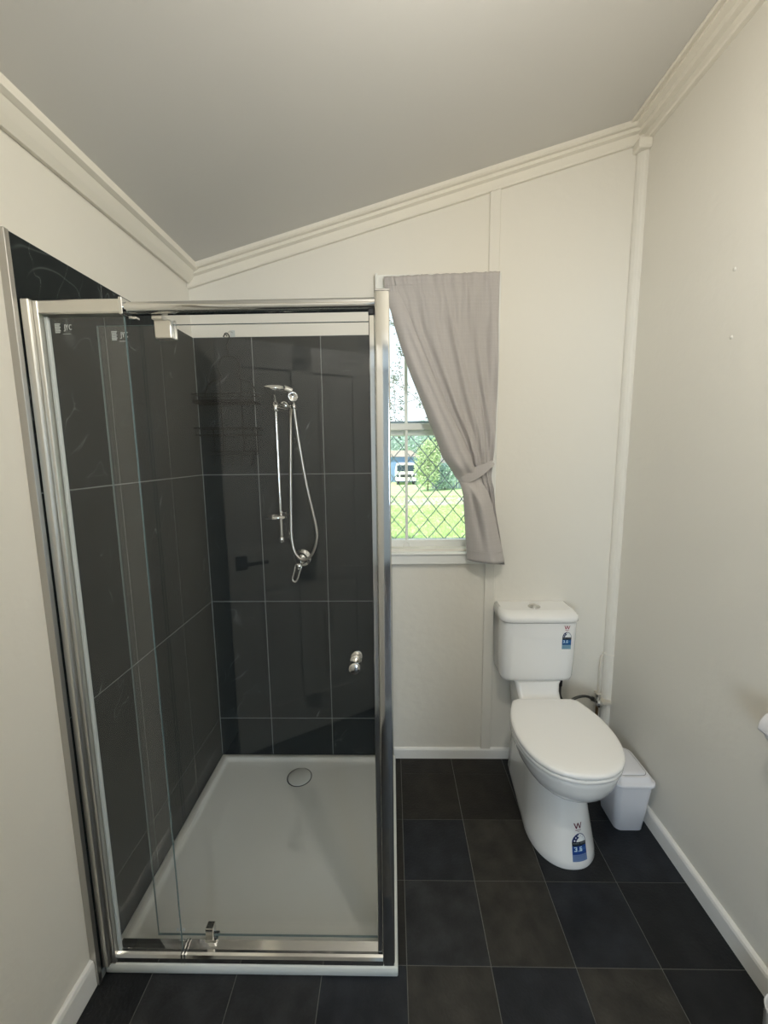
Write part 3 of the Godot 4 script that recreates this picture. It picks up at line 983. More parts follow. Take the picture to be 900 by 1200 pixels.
func make_caddy() -> void:
	var hk := thing("adhesive_hook", "clear stick-on hook on the cream wall just above the tile edge", "hook", Vector3(-0.697, 2.02, ZB))
	var st := mb()
	cbox(st, Vector3(-0.708, 2.032, ZB), Vector3(-0.686, 2.062, ZB + 0.003), 0.003)
	build(st, "backing_plate", M.seal, hk)
	st = mb()
	tube(st, smooth_path([Vector3(-0.697, 2.052, ZB + 0.003), Vector3(-0.697, 2.05, 0.0), Vector3(-0.697, 2.036, 0.024), Vector3(-0.697, 2.024, 0.032), Vector3(-0.697, 2.02, 0.042), Vector3(-0.697, 2.03, 0.048)], 5), 0.0025, 8)
	build(st, "wire_hook", M.chrome, hk)
	var c := thing("shower_caddy", "black wire shower caddy with two baskets hanging in the tiled corner", "caddy", Vector3(-0.70, 1.47, 0.03))
	var w := 0.0026
	var cx := -0.700
	st = mb()
	tube(st, smooth_path([Vector3(cx - 0.012, 2.016, 0.04), Vector3(cx, 2.032, 0.04), Vector3(cx + 0.013, 2.02, 0.04), Vector3(cx + 0.006, 2.0, 0.035), Vector3(cx - 0.004, 1.985, 0.03), Vector3(cx, 1.96, 0.028), Vector3(cx + 0.001, 1.94, 0.026)], 6), w, 6)
	build(st, "hanger_hook", M.black_wire, c)
	st = mb()
	# the bent outline: a ring on top, shoulders, two long uprights
	var right := [Vector3(cx, 1.942, 0.026), Vector3(cx + 0.028, 1.935, 0.026), Vector3(cx + 0.045, 1.908, 0.026), Vector3(cx + 0.045, 1.878, 0.026), Vector3(cx + 0.036, 1.858, 0.026), Vector3(cx + 0.05, 1.845, 0.026), Vector3(cx + 0.085, 1.832, 0.026), Vector3(cx + 0.105, 1.805, 0.026), Vector3(cx + 0.112, 1.775, 0.026)]
	for s in [-1, 1]:
		var pts := []
		for q in right:
			pts.append(Vector3(cx + (q.x - cx) * s, q.y, q.z))
		tube(st, smooth_path(pts, 6), w, 6)
		tube(st, PackedVector3Array([Vector3(cx + s * 0.045, 1.86, 0.024), Vector3(cx + s * 0.045, 1.52, 0.024)]), w, 6)
	build(st, "back_frame", M.black_wire, c)
	var rail := func(x0: float, x1: float, z0: float, z1: float, y: float) -> PackedVector3Array:
		return rrect(x0, x1, z0, z1, 0.015, y, 4)
	for b in [[-0.835, -0.567, 1.773, 1.738], [-0.835, -0.567, 1.633, 1.604]]:
		st = mb()
		tube(st, rail.call(b[0], b[1], 0.012, 0.115, b[2]), w, 6, true)
		tube(st, rail.call(b[0] + 0.003, b[1] - 0.003, 0.014, 0.112, b[3]), w, 6, true)
		for k in 9:
			var z := 0.02 + 0.011 * k
			tube(st, PackedVector3Array([Vector3(b[0] + 0.004, b[3], z), Vector3(b[1] - 0.004, b[3], z)]), 0.0014, 5)
		for k in 6:
			var x: float = lerpf(b[0] + 0.01, b[1] - 0.01, k / 5.0)
			tube(st, PackedVector3Array([Vector3(x, b[2], 0.115), Vector3(x, b[3], 0.112)]), 0.0014, 5)
		if b[2] > 1.7:
			cbox(st, Vector3(b[0] + 0.004, b[3] - 0.004, 0.1105), Vector3(b[1] - 0.004, b[3] + 0.012, 0.113), 0.0008)
		build(st, "basket", M.black_wire, c)
	st = mb()
	tube(st, rail.call(-0.79, -0.595, 0.014, 0.075, 1.535), w, 6, true)
	tube(st, rail.call(-0.79, -0.595, 0.014, 0.075, 1.52), w, 6, true)
	for s in [-1, 1]:
		tube(st, PackedVector3Array([Vector3(-0.6925 + s * 0.097, 1.633, 0.02), Vector3(-0.6925 + s * 0.097, 1.52, 0.02)]), w, 6)
	build(st, "soap_shelf", M.black_wire, c)
	for k in 5:
		st = mb()
		var x := -0.775 + k * 0.041
		tube(st, smooth_path([Vector3(x, 1.52, 0.06), Vector3(x, 1.488, 0.062), Vector3(x, 1.475, 0.07), Vector3(x, 1.482, 0.08)], 5), 0.002, 6)
		build(st, "razor_hook", M.black_wire, c)

# ------------------------------------------------------------------ toilet
const SC := 0.657
var egg := [[0.176, 0.118], [0.186, 0.138], [0.205, 0.149], [0.25, 0.166], [0.31, 0.182], [0.37, 0.1885], [0.43, 0.187], [0.49, 0.175], [0.54, 0.154], [0.58, 0.122], [0.603, 0.088], [0.615, 0.054], [0.6205, 0.02], [0.6212, 0.0]]
func egg_ring(y: float, scale := 1.0, dz := 0.0, hw_scale := 1.0, zmax := 0.6212, zmin := 0.176) -> PackedVector3Array:
	var pts := PackedVector3Array()
	var n := egg.size() * 3
	var half := []
	for i in n:
		# denser at the ends
		var t := 0.5 - 0.5 * cos(PI * i / (n - 1.0))
		var z: float = lerpf(0.176, 0.6212, t)
		half.append(Vector2(maxf(curve_at(egg, z), 0.0005) * hw_scale, lerpf(zmin, zmax, t)))
	var c := Vector2(0.0, 0.40)
	for i in range(n - 1, -1, -1):
		var q: Vector2 = c + (half[i] - c) * scale
		pts.append(Vector3(SC + q.x, y, q.y + dz))
	for i in n - 1:
		var q: Vector2 = c + (Vector2(-half[i].x, half[i].y) - c) * scale
		pts.append(Vector3(SC + q.x, y, q.y + dz))
	return pts

# pedestal outline: half ellipse at the front, rounded block behind
var ped := [[0.0, 0.126, 0.541], [0.006, 0.128, 0.543], [0.03, 0.125, 0.538], [0.1, 0.116, 0.519], [0.18, 0.107, 0.496], [0.25, 0.101, 0.478], [0.33, 0.099, 0.465], [0.37, 0.098, 0.46]]
func ped_point(y: float, a: float, off := 0.0) -> Vector3:
	var i := 0
	while i < ped.size() - 2 and y > ped[i + 1][0]:
		i += 1
	var t := clampf((y - ped[i][0]) / (ped[i + 1][0] - ped[i][0]), 0.0, 1.0)
	var hw: float = lerpf(ped[i][1], ped[i + 1][1], t) + off
	var zf: float = lerpf(ped[i][2], ped[i + 1][2], t) + off
	var l := 0.17
	# a = -90..90 degrees round the front
	var sx := signf(sin(a)) * pow(absf(sin(a)), 0.9)
	var sz := pow(maxf(cos(a), 0.0), 0.9)
	return Vector3(SC - 0.003 + hw * sx, y, zf - l + l * sz)

func ped_ring(y: float) -> PackedVector3Array:
	var out := PackedVector3Array()
	var n := 32
	for k in n + 1:
		out.append(ped_point(y, PI / 2 - PI * k / n))
	var hw: float = absf(out[0].x - SC + 0.003)
	var zb := 0.0
	var hb := lerpf(0.098, 0.075, clampf(y / 0.3, 0, 1))
	for k in 7:
		out.append(Vector3(SC - 0.003 - lerpf(hw, hb, (k + 1) / 7.0), y, lerpf(out[n].z, zb + 0.02, (k + 1) / 7.0)))
	out.append(Vector3(SC - 0.003 - hb + 0.02, y, zb))
	out.append(Vector3(SC - 0.003 + hb - 0.02, y, zb))
	for k in 7:
		out.append(Vector3(SC - 0.003 + lerpf(hb, hw, k / 7.0), y, lerpf(zb + 0.02, out[n].z, k / 7.0)))
	return out

func blot(im: Image, x0: int, y0: int, x1: int, y1: int, c: Color) -> void:
	im.fill_rect(Rect2i(x0, y0, x1 - x0, y1 - y0), c)

func label_texture(mark: Color, dark: Color, mid: Color, pale: Color) -> ImageTexture:
	# W mark above an arched water rating label; 3.6 in white
	var im := Image.create(128, 224, false, Image.FORMAT_RGBA8)
	im.fill(Color(1, 1, 1, 0))
	var white := rgb(236, 240, 240)
	# W of four strokes
	for y in 32:
		var t := y / 31.0
		for s in [[34.0, 48.0], [62.0, 48.0], [62.0, 76.0], [90.0, 76.0]]:
			var x: float = lerpf(s[0], s[1], t) if s[0] != 62.0 or t > 0.12 else s[0]
			blot(im, int(x) - 4, 4 + y, int(x) + 4, 5 + y, mark)
	for k in 9:
		blot(im, 40 + k * 5, 42, 43 + k * 5, 47, mark)
	for k in 3:
		blot(im, 54 + k * 6, 51, 58 + k * 6, 54, mark)
	# arch
	for y in range(62, 112):
		for x in range(14, 114):
			var d := Vector2(x - 64, y - 112).length()
			if d <= 50.0:
				var c := white
				if d > 46.0:
					c = dark
				elif x < 60 and d > 24.0:
					c = dark
				im.set_pixel(x, y, c)
	# three stars on the dark part of the arch, three outlines on the other
	for k in 6:
		var a := PI - (0.26 + k * 0.525)
		var p := Vector2(64 + cos(a) * 36, 112 - sin(a) * 36)
		for y in range(-5, 6):
			for x in range(-5, 6):
				if absf(x) + absf(y) <= 5 and (k < 3 or absf(x) + absf(y) >= 4):
					im.set_pixel(int(p.x) + x, int(p.y) + y, white if k < 3 else rgb(150, 160, 170))
	blot(im, 14, 110, 114, 132, rgb(24, 30, 36))
	# WATER RATING as small strokes
	for k in 11:
		if k != 5:
			blot(im, 22 + k * 8, 115, 27 + k * 8, 122, rgb(150, 158, 160))
			blot(im, 24 + k * 8, 118, 27 + k * 8, 121, rgb(24, 30, 36))
	blot(im, 14, 132, 114, 180, dark.lerp(mid, 0.75))
	var cx := 24
	for ch in "3.6":
		var rows: Array = {"3": [7, 1, 3, 1, 7], "6": [7, 4, 7, 5, 7], ".": [0, 0, 0, 0, 2]}[ch]
		for r in 5:
			for b in 3:
				if int(rows[r]) & (4 >> b):
					blot(im, cx + b * 6, 138 + r * 5, cx + b * 6 + 6, 143 + r * 5, rgb(214, 236, 248))
		cx += 16 if ch == "." else 20
	for k in 2:
		blot(im, 76, 146 + k * 8, 106, 149 + k * 8, mid.lerp(white, 0.3))
	blot(im, 14, 172, 114, 180, dark.lerp(mid, 0.55))
	blot(im, 14, 180, 114, 220, pale)
	for k in 3:
		blot(im, 26, 188 + k * 9, 102, 190 + k * 9, pale.lerp(dark, 0.25))
	return ImageTexture.create_from_image(im)

func label_mat(mark: Color, dark: Color, mid: Color, pale: Color) -> StandardMaterial3D:
	var m := mat(Color.WHITE, 0.35)
	m.albedo_texture = label_texture(mark, dark, mid, pale)
	m.transparency = BaseMaterial3D.TRANSPARENCY_ALPHA_SCISSOR
	m.alpha_scissor_threshold = 0.5
	return m

func make_toilet() -> void:
	var t := thing("toilet", "white ceramic toilet with closed lid and cistern against the back wall", "toilet", Vector3(SC, 0, 0.28))
	var st := mb()
	var rings := []
	for y in [0.0, 0.006, 0.03, 0.06, 0.1, 0.14, 0.18, 0.22, 0.26, 0.30, 0.34]:
		rings.append(ped_ring(y))
	loft(st, rings)
	var pan := build(st, "pedestal", M.ceramic, t)
	st = mb()
	# bowl below the rim
	rings = []
	for q in [[0.262, 0.30, 0.47, 0.22], [0.268, 0.42, 0.50, 0.20], [0.280, 0.56, 0.535, 0.18], [0.298, 0.70, 0.565, 0.165], [0.32, 0.81, 0.588, 0.155], [0.345, 0.885, 0.602, 0.15], [0.37, 0.935, 0.609, 0.15], [0.388, 0.957, 0.612, 0.15], [0.396, 0.975, 0.614, 0.15], [0.4085, 0.975, 0.614, 0.15], [0.411, 0.965, 0.612, 0.152]]:
		rings.append(egg_ring(q[0], 1.0, 0.0, q[1], q[2], q[3]))
	loft(st, rings)
	# rear deck carrying the cistern, flaring up into it
	rings = []
	for q in [[0.20, 0.078, 0.10], [0.33, 0.084, 0.16], [0.40, 0.091, 0.20], [0.411, 0.091, 0.195], [0.418, 0.092, 0.17], [0.45, 0.094, 0.135], [0.478, 0.100, 0.122], [0.492, 0.106, 0.12]]:
		rings.append(rrect(SC - 0.006 - q[1], SC - 0.006 + q[1], -0.012, q[2], 0.022, q[0], 5))
	loft(st, rings)
	build(st, "bowl", M.ceramic, t)
	# seat and lid
	st = mb()
	rings = []
	for q in [[0.412, 0.975], [0.414, 0.99], [0.424, 0.993], [0.427, 0.985], [0.4275, 0.95]]:
		rings.append(egg_ring(q[0], q[1]))
	loft(st, rings)
	build(st, "seat", M.seat, t)
	st = mb()
	rings = []
	for q in [[0.430, 0.96], [0.431, 0.99], [0.434, 1.0], [0.441, 1.002], [0.4455, 0.995], [0.4485, 0.978], [0.4505, 0.95], [0.452, 0.88], [0.4535, 0.7], [0.4545, 0.4], [0.455, 0.1]]:
		rings.append(egg_ring(q[0], q[1]))
	loft(st, rings)
	build(st, "lid", M.seat, t)
	for s in [-1, 1]:
		st = mb()
		tube(st, PackedVector3Array([Vector3(SC + s * 0.09 - 0.02, 0.428, 0.176), Vector3(SC + s * 0.09 + 0.02, 0.428, 0.176)]), 0.011, 12)
		build(st, "hinge", M.seat, t)
	# cistern
	var cx := 0.649
	st = mb()
	rings = []
	var zb := ZB + 0.001
	var ch := func(hw: float, zf: float, c: float, y: float) -> PackedVector3Array:
		# plan with big soft chamfers on the front corners
		var o := PackedVector3Array()
		var base := [Vector2(hw, zb), Vector2(-hw, zb), Vector2(-hw, zf - c * 0.9), Vector2(-hw + c * 0.12, zf - c * 0.5), Vector2(-hw + c * 0.5, zf - c * 0.1), Vector2(-hw + c * 1.2, zf), Vector2(hw - c * 1.2, zf), Vector2(hw - c * 0.5, zf - c * 0.1), Vector2(hw - c * 0.12, zf - c * 0.5), Vector2(hw, zf - c * 0.9)]
		for q in base:
			o.append(Vector3(cx + q.x, y, q.y))
		return o
	for q in [[0.486, 0.135, 0.075, 0.03], [0.489, 0.15, 0.10, 0.035], [0.497, 0.158, 0.115, 0.037], [0.515, 0.163, 0.121, 0.04], [0.60, 0.166, 0.126, 0.042], [0.70, 0.168, 0.130, 0.044], [0.774, 0.169, 0.131, 0.044]]:
		rings.append(ch.call(q[1], q[2], q[3], q[0]))
	loft(st, rings)
	var cist := build(st, "cistern", M.ceramic, t)
	st = mb()
	rings = []
	for q in [[0.7765, 0.170, 0.133, 0.044], [0.779, 0.1735, 0.137, 0.044], [0.796, 0.1735, 0.137, 0.044], [0.803, 0.172, 0.131, 0.044], [0.811, 0.167, 0.112, 0.042], [0.816, 0.162, 0.096, 0.04], [0.8175, 0.155, 0.085, 0.036]]:
		rings.append(ch.call(q[1], q[2], q[3], q[0]))
	loft(st, rings)
	var lid := build(st, "cistern_lid", M.ceramic, t)
	st = mb()
	var bc := Vector3(0.644, 0.8172, 0.045)
	lathe(st, bc, Vector3.UP, [[0.0, 0.0], [0.027, 0.0], [0.0275, 0.003], [0.024, 0.0055], [0.0, 0.0045]], 32)
	build(st, "flush_plate", M.chrome, lid)
	st = mb()
	lathe(st, bc + Vector3(0, 0.0045, 0), Vector3.UP, [[0.0, 0.0], [0.019, 0.0], [0.0188, 0.004], [0.015, 0.006], [0.0, 0.0065]], 28)
	build(st, "flush_button", M.satin, lid)
	st = mb()
	lathe(st, Vector3(0.778, 0.489, 0.05), Vector3.DOWN, [[0.0, 0.0], [0.017, 0.0], [0.017, 0.02], [0.011, 0.024], [0.010, 0.055], [0.0, 0.056]], 8)
	build(st, "inlet_nut", M.black, cist)
	# printed rating labels
	var lm := label_mat(rgb(150, 30, 60), rgb(22, 40, 92), rgb(10, 104, 170), rgb(120, 160, 180))
	var lm2 := label_mat(rgb(96, 24, 48), rgb(20, 40, 98), rgb(24, 80, 158), rgb(104, 128, 172))
	st = mb()
	var patch := func(to: SurfaceTool, p: Callable, nx: int, ny: int) -> void:
		to.set_smooth_group(0)
		for j in ny:
			for i in nx:
				var cs := []
				for d in [[0, 1], [1, 1], [1, 0], [0, 0]]:
					cs.append(Vector2((i + d[0]) / float(nx), (j + d[1]) / float(ny)))
				for o in [[0, 2, 1], [0, 3, 2]]:
					for e in o:
						to.set_uv(cs[e])
						to.add_vertex(p.call(cs[e].x, cs[e].y))
	# on the pedestal, bent round it
	patch.call(st, func(u: float, v: float) -> Vector3:
		return ped_point(lerpf(0.158, 0.028, v), lerpf(-0.08, 0.46, u), 0.0009), 8, 8)
	build(st, "rating_label", lm2, pan)
	st = mb()
	patch.call(st, func(u: float, v: float) -> Vector3:
		return Vector3(lerpf(0.738, 0.788, u), lerpf(0.765, 0.652, v), 0.1322 - 0.0022 * v), 1, 1)
	build(st, "rating_label", lm, cist)

	# stop valve and braided hose
	var v := thing("stop_valve", "chrome stop valve with braided hose beside the corner pipe behind the toilet", "valve", Vector3(0.985, 0.33, 0.0))
	st = mb()
	tube(st, PackedVector3Array([Vector3(0.984, 0.36, -0.004), Vector3(0.984, 0.31, -0.002)]), 0.013, 12)
	tube(st, PackedVector3Array([Vector3(0.984, 0.333, -0.004), Vector3(0.975, 0.333, 0.03)]), 0.012, 12)
	lathe(st, Vector3(0.975, 0.333, 0.026), Vector3(-0.2, -0.1, 1).normalized(), [[0.0, 0.0], [0.014, 0.0], [0.016, 0.004], [0.016, 0.016], [0.012, 0.021], [0.0, 0.022]], 12)
	build(st, "valve_body", M.chrome, v)
	st = mb()
	tube(st, smooth_path([Vector3(0.962, 0.34, 0.02), Vector3(0.945, 0.352, 0.025), Vector3(0.91, 0.368, 0.03), Vector3(0.87, 0.366, 0.035), Vector3(0.83, 0.35, 0.04), Vector3(0.80, 0.355, 0.045), Vector3(0.78, 0.385, 0.05), Vector3(0.778, 0.432, 0.05)], 6), 0.0065, 8)
	build(st, "braided_hose", M.dark_metal, v)
	st = mb()
	tube(st, PackedVector3Array([Vector3(0.958, 0.343, 0.021), Vector3(0.944, 0.352, 0.025)]), 0.0105, 8)
	build(st, "hose_nut", M.dark_metal, v)
	var p := thing("water_pipe", "thin painted water pipe clipped low beside the corner bead", "pipe", Vector3(0.99, 0.0, -0.01))
	st = mb()
	tube(st, smooth_path([Vector3(0.99, 0.345, -0.012), Vector3(0.99, 0.49, -0.012), Vector3(0.995, 0.535, -0.014), Vector3(1.004, 0.55, -0.02)], 5), 0.005, 10)
	build(st, "painted_pipe", M.paint_pipe, p)
	st = mb()
	tube(st, PackedVector3Array([Vector3(0.986, 0.0, -0.008), Vector3(0.985, 0.315, -0.005)]), 0.007, 10)
	build(st, "bare_pipe", M.brass, p)
	st = mb()
	cbox(st, Vector3(0.992, 0.312, ZB), Vector3(1.042, 0.33, 0.018), 0.003)
	cbox(st, Vector3(0.978, 0.352, ZB), Vector3(1.0, 0.362, 0.004), 0.002)
	build(st, "pipe_clip", M.paint_pipe, p)

func make_bin() -> void:
	var b := thing("rubbish_bin", "small white plastic swing-top bin wedged between toilet and right wall", "bin", Vector3(0.945, 0, 0.32))
	var st := mb()
	loft(st, [rrect(0.894, 0.998, 0.245, 0.377, 0.022, 0.0), rrect(0.890, 1.002, 0.241, 0.381, 0.024, 0.004), rrect(0.870, 1.018, 0.217, 0.405, 0.026, 0.215), rrect(0.870, 1.018, 0.217, 0.405, 0.026, 0.222)])
	build(st, "body", M.plastic, b)
	st = mb()
	loft(st, [rrect(0.864, 1.0225, 0.2115, 0.411, 0.028, 0.217), rrect(0.8615, 1.0245, 0.209, 0.4135, 0.03, 0.220), rrect(0.8615, 1.0245, 0.209, 0.4135, 0.03, 0.229), rrect(0.864, 1.022, 0.2115, 0.411, 0.028, 0.232), rrect(0.871, 1.015, 0.2185, 0.404, 0.026, 0.234), rrect(0.875, 1.011, 0.2225, 0.398, 0.026, 0.246), rrect(0.880, 1.006, 0.2275, 0.392, 0.026, 0.2515)])
	build(st, "lid_rim", M.plastic, b)
	st = mb()
	loft(st, [rrect(0.8875, 0.9985, 0.236, 0.3825, 0.022, 0.2505), rrect(0.8875, 0.9985, 0.236, 0.3825, 0.022, 0.2525), rrect(0.890, 0.996, 0.239, 0.3795, 0.022, 0.2555), rrect(0.90, 0.986, 0.25, 0.368, 0.02, 0.2575), rrect(0.92, 0.966, 0.28, 0.34, 0.015, 0.2585)])
	build(st, "swing_flap", M.plastic, b)
	st = mb()
	tube(st, rrect(0.8865, 0.9995, 0.235, 0.3835, 0.023, 0.2516), 0.0008, 4, true)
	build(st, "flap_gap", M.dark_metal, b)

func make_roll_holder() -> void:
	var c := Vector3(XR - 0.047, 0.80, 0.0)
	var z0 := 0.864; var z1 := 0.967
	var h := thing("toilet_roll_holder", "white domed toilet roll holder on the right wall, cut by the frame edge", "roll holder", Vector3(XR, 0.80, 0.89))
	var st := mb()
	cbox(st, Vector3(XR - 0.010, 0.745, z0 - 0.006), Vector3(XR + 0.0, 0.868, z1 + 0.006), 0.004)
	build(st, "back_plate", M.plastic, h)
	# half-round cover over the roll
	st = mb()
	var rings := []
	for q in [[z0 - 0.004, 0.034], [z0 - 0.0035, 0.043], [z0 - 0.001, 0.0475], [z0 + 0.004, 0.049], [z1 - 0.004, 0.049], [z1 + 0.001, 0.0475], [z1 + 0.0035, 0.043], [z1 + 0.004, 0.034]]:
		var ring := PackedVector3Array()
		for k in 19:
			var a := PI * k / 18.0
			ring.append(Vector3(c.x + cos(a) * q[1], c.y + sin(a) * q[1], q[0]))
		ring.append(Vector3(c.x - q[1], c.y - 0.005, q[0]))
		ring.append(Vector3(c.x - q[1] + 0.004, c.y - 0.006, q[0]))
		for k in range(18, -1, -1):
			var a := PI * k / 18.0
			ring.append(Vector3(c.x + cos(a) * (q[1] - 0.003), c.y + sin(a) * (q[1] - 0.003), q[0]))
		rings.append(ring)
	loft(st, rings, false, false)
	build(st, "cover", M.plastic, h)
	st = mb()
	for zz in [z0 - 0.0005, z1 + 0.0005]:
		st = mb()
		cbox(st, Vector3(c.x - 0.008, c.y - 0.016, zz - 0.0015), Vector3(XR - 0.004, c.y + 0.0, zz + 0.0015), 0.001)
		build(st, "arm", M.plastic, h)
	var r := Vector3(c.x, c.y - 0.008, z0 + 0.003)
	st = mb()
	lathe(st, r, Vector3(0, 0, 1), [[0.0165, 0.0], [0.0345, 0.0], [0.0355, 0.002], [0.0355, 0.094], [0.0345, 0.096], [0.0165, 0.096]], 36)
	var roll := tag(build(st, "toilet_roll", M.paper), "white paper roll under the domed holder on the right wall", "toilet roll")
	st = mb()
	lathe(st, r, Vector3(0, 0, 1), [[0.0145, 0.0002], [0.0164, 0.0002], [0.0164, 0.0958], [0.0145, 0.0958]], 24)
	build(st, "cardboard_core", M.brass, roll)
	# a low white pot that only just shows at the corner of the picture
	var p := thing("floor_pot", "small round white pot on the dark floor in the bottom right corner", "pot", Vector3(0.988, 0, 1.003))
	st = mb()
	lathe(st, Vector3(0.988, 0.0, 1.003), Vector3.UP, [[0.0, 0.0], [0.042, 0.0], [0.045, 0.003], [0.047, 0.10], [0.0485, 0.106], [0.0465, 0.108], [0.044, 0.104], [0.041, 0.01], [0.0, 0.009]], 32)
	build(st, "shell", M.ceramic, p)

# ------------------------------------------------------------------ door and the room behind the camera
func make_door() -> void:
	var d := struct_node("door_1")
	d.position = Vector3(-0.118, 0.0, 2.075)
	d.rotation.y = PI - atan2(-0.42, 0.665) * -1.0
	# the leaf hangs open into the bathroom: local x runs from the hinge to the free edge
	d.rotation.y = atan2(0.42, -0.665)
	var w := 0.785
	var st := mb()
	var th := 0.018
	box(st, Vector3(0.0, 0.012, -th), Vector3(0.11, 2.04, th))
	box(st, Vector3(w - 0.11, 0.012, -th), Vector3(w, 2.04, th))
	box(st, Vector3(w / 2 - 0.05, 0.012, -th), Vector3(w / 2 + 0.05, 2.04, th))
	for q in [[0.012, 0.22], [0.86, 1.05], [1.92, 2.04]]:
		box(st, Vector3(0.11, q[0], -th), Vector3(w - 0.11, q[1], th))
	build(st, "leaf_frame", M.skirting, d)
	for x in [[0.11, w / 2 - 0.05], [w / 2 + 0.05, w - 0.11]]:
		for y in [[0.22, 0.86], [1.05, 1.92]]:
			st = mb()
			box(st, Vector3(x[0], y[0], -0.006), Vector3(x[1], y[1], 0.006))
			cbox(st, Vector3(x[0] + 0.035, y[0] + 0.035, -0.013), Vector3(x[1] - 0.035, y[1] - 0.035, 0.013), 0.006)
			build(st, "panel", M.skirting, d)
	st = mb()
	for s in [-1, 1]:
		cbox(st, Vector3(w - 0.085, 0.97, s * 0.02 - 0.004), Vector3(w - 0.03, 1.04, s * 0.02 + 0.004), 0.002)
		tube(st, PackedVector3Array([Vector3(w - 0.057, 1.005, s * 0.02), Vector3(w - 0.057, 1.005, s * 0.06)]), 0.009, 10)
		tube(st, PackedVector3Array([Vector3(w - 0.05, 1.005, s * 0.06), Vector3(w - 0.175, 1.005, s * 0.06)]), 0.009, 10)
	build(st, "door_handle", M.black, d)
	# door lining round the opening
	st = mb()
	for z in [ZR - 0.012, ZR + 0.1]:
		cbox(st, Vector3(-0.175, 0.0, z), Vector3(-0.115, 2.15, z + 0.012), 0.003)
		cbox(st, Vector3(0.70, 0.0, z), Vector3(0.76, 2.15, z + 0.012), 0.003)
		cbox(st, Vector3(-0.175, 2.09, z), Vector3(0.76, 2.15, z + 0.0125), 0.003)
	structure(build(st, "trim_8", M.skirting))

	# the room beyond the doorway, where the daylight comes from
	st = mb()
	box(st, Vector3(-1.7, -0.12, ZR + 0.1), Vector3(2.1, -0.001, 5.6))
	structure(build(st, "floor_hall", M.hall_floor))
	st = mb()
	box(st, Vector3(-1.7, 2.6, ZR + 0.25), Vector3(2.1, 2.72, 5.6))
	structure(build(st, "ceiling_hall", M.ceiling))
	st = mb()
	box(st, Vector3(-1.8, -0.12, ZR + 0.1), Vector3(-1.7, 2.72, 5.6))
	structure(build(st, "wall_hall_left", M.hall))
	st = mb()
	box(st, Vector3(2.1, -0.12, ZR + 0.1), Vector3(2.2, 2.72, 5.6))
	structure(build(st, "wall_hall_right", M.hall))
	st = mb()
	for q in [[-1.8, -1.6], [-0.75, 1.15], [2.05, 2.2]]:
		box(st, Vector3(q[0], -0.12, 5.5), Vector3(q[1], 2.72, 5.6))
	for q in [[-1.6, -0.75], [1.15, 2.05]]:
		box(st, Vector3(q[0], -0.12, 5.5), Vector3(q[1], 0.8, 5.6))
		box(st, Vector3(q[0], 2.2, 5.5), Vector3(q[1], 2.72, 5.6))
	structure(build(st, "wall_hall_far", M.hall))
	st = mb()
	box(st, Vector3(-1.8, -0.12, ZR + 0.05), Vector3(XL - 0.1, 3.2, ZR + 0.1))
	box(st, Vector3(XR + 0.1, -0.12, ZR + 0.05), Vector3(2.2, 3.2, ZR + 0.1))
	box(st, Vector3(-1.8, 2.6, ZR + 0.1), Vector3(2.2, 3.2, ZR + 0.26))
	structure(build(st, "wall_hall_near", M.hall))
	var k := 2
	for q in [[-1.6, -0.75], [1.15, 2.05]]:
		var w2 := struct_node("window_%d" % k)
		k += 1
		st = mb()
		box(st, Vector3(q[0], 0.8, 5.51), Vector3(q[0] + 0.04, 2.2, 5.57))
		box(st, Vector3(q[1] - 0.04, 0.8, 5.51), Vector3(q[1], 2.2, 5.57))
		box(st, Vector3(q[0], 0.8, 5.51), Vector3(q[1], 0.85, 5.57))
		box(st, Vector3(q[0], 2.15, 5.51), Vector3(q[1], 2.2, 5.57))
		build(st, "window_frame", M.frame, w2)
		st = mb()
		box(st, Vector3(q[0] + 0.03, 0.84, 5.535), Vector3(q[1] - 0.03, 2.16, 5.54))
		build(st, "pane", M.glass, w2)

# ------------------------------------------------------------------ outside
func leaf_cloud(parent: Node3D, called: String, m: Material, spots: Array, size: float, seed_: int) -> void:
	# spots: [centre, radii, count]
	var s := mb()
	s.set_smooth_group(-1)
	for e in 2:
		var h := size * 0.5
		var a := Vector3(-h * 1.6, 0, 0); var b := Vector3(0, 0, h * 0.55); var c := Vector3(h * 1.6, h * 0.2, 0); var d := Vector3(0, 0, -h * 0.55)
		if e == 0:
			quad(s, a, b, c, d)
		else:
			quad(s, d, c, b, a)
	s.generate_normals()
	var mm := MultiMesh.new()
	mm.transform_format = MultiMesh.TRANSFORM_3D
	mm.mesh = s.commit()
	mm.mesh.surface_set_material(0, m)
	var rng := RandomNumberGenerator.new()
	rng.seed = seed_
	var tr := []
	for q in spots:
		var c: Vector3 = q[0]
		var r: Vector3 = q[1]
		for k in int(q[2]):
			var d := Vector3(rng.randfn(), rng.randfn(), rng.randfn()).normalized() * pow(rng.randf(), 0.4)
			var bs := Basis.from_euler(Vector3(rng.randf() * TAU, rng.randf() * TAU, rng.randf() * TAU)).scaled(Vector3.ONE * rng.randf_range(0.6, 1.3))
			tr.append(Transform3D(bs, c + d * r))
	mm.instance_count = tr.size()
	for i in tr.size():
		mm.set_instance_transform(i, tr[i])
	var o := MultiMeshInstance3D.new()
	o.name = called
	o.multimesh = mm
	o.set_meta("kind", "stuff")
	parent.add_child(o, true)
	o.position = -parent.position

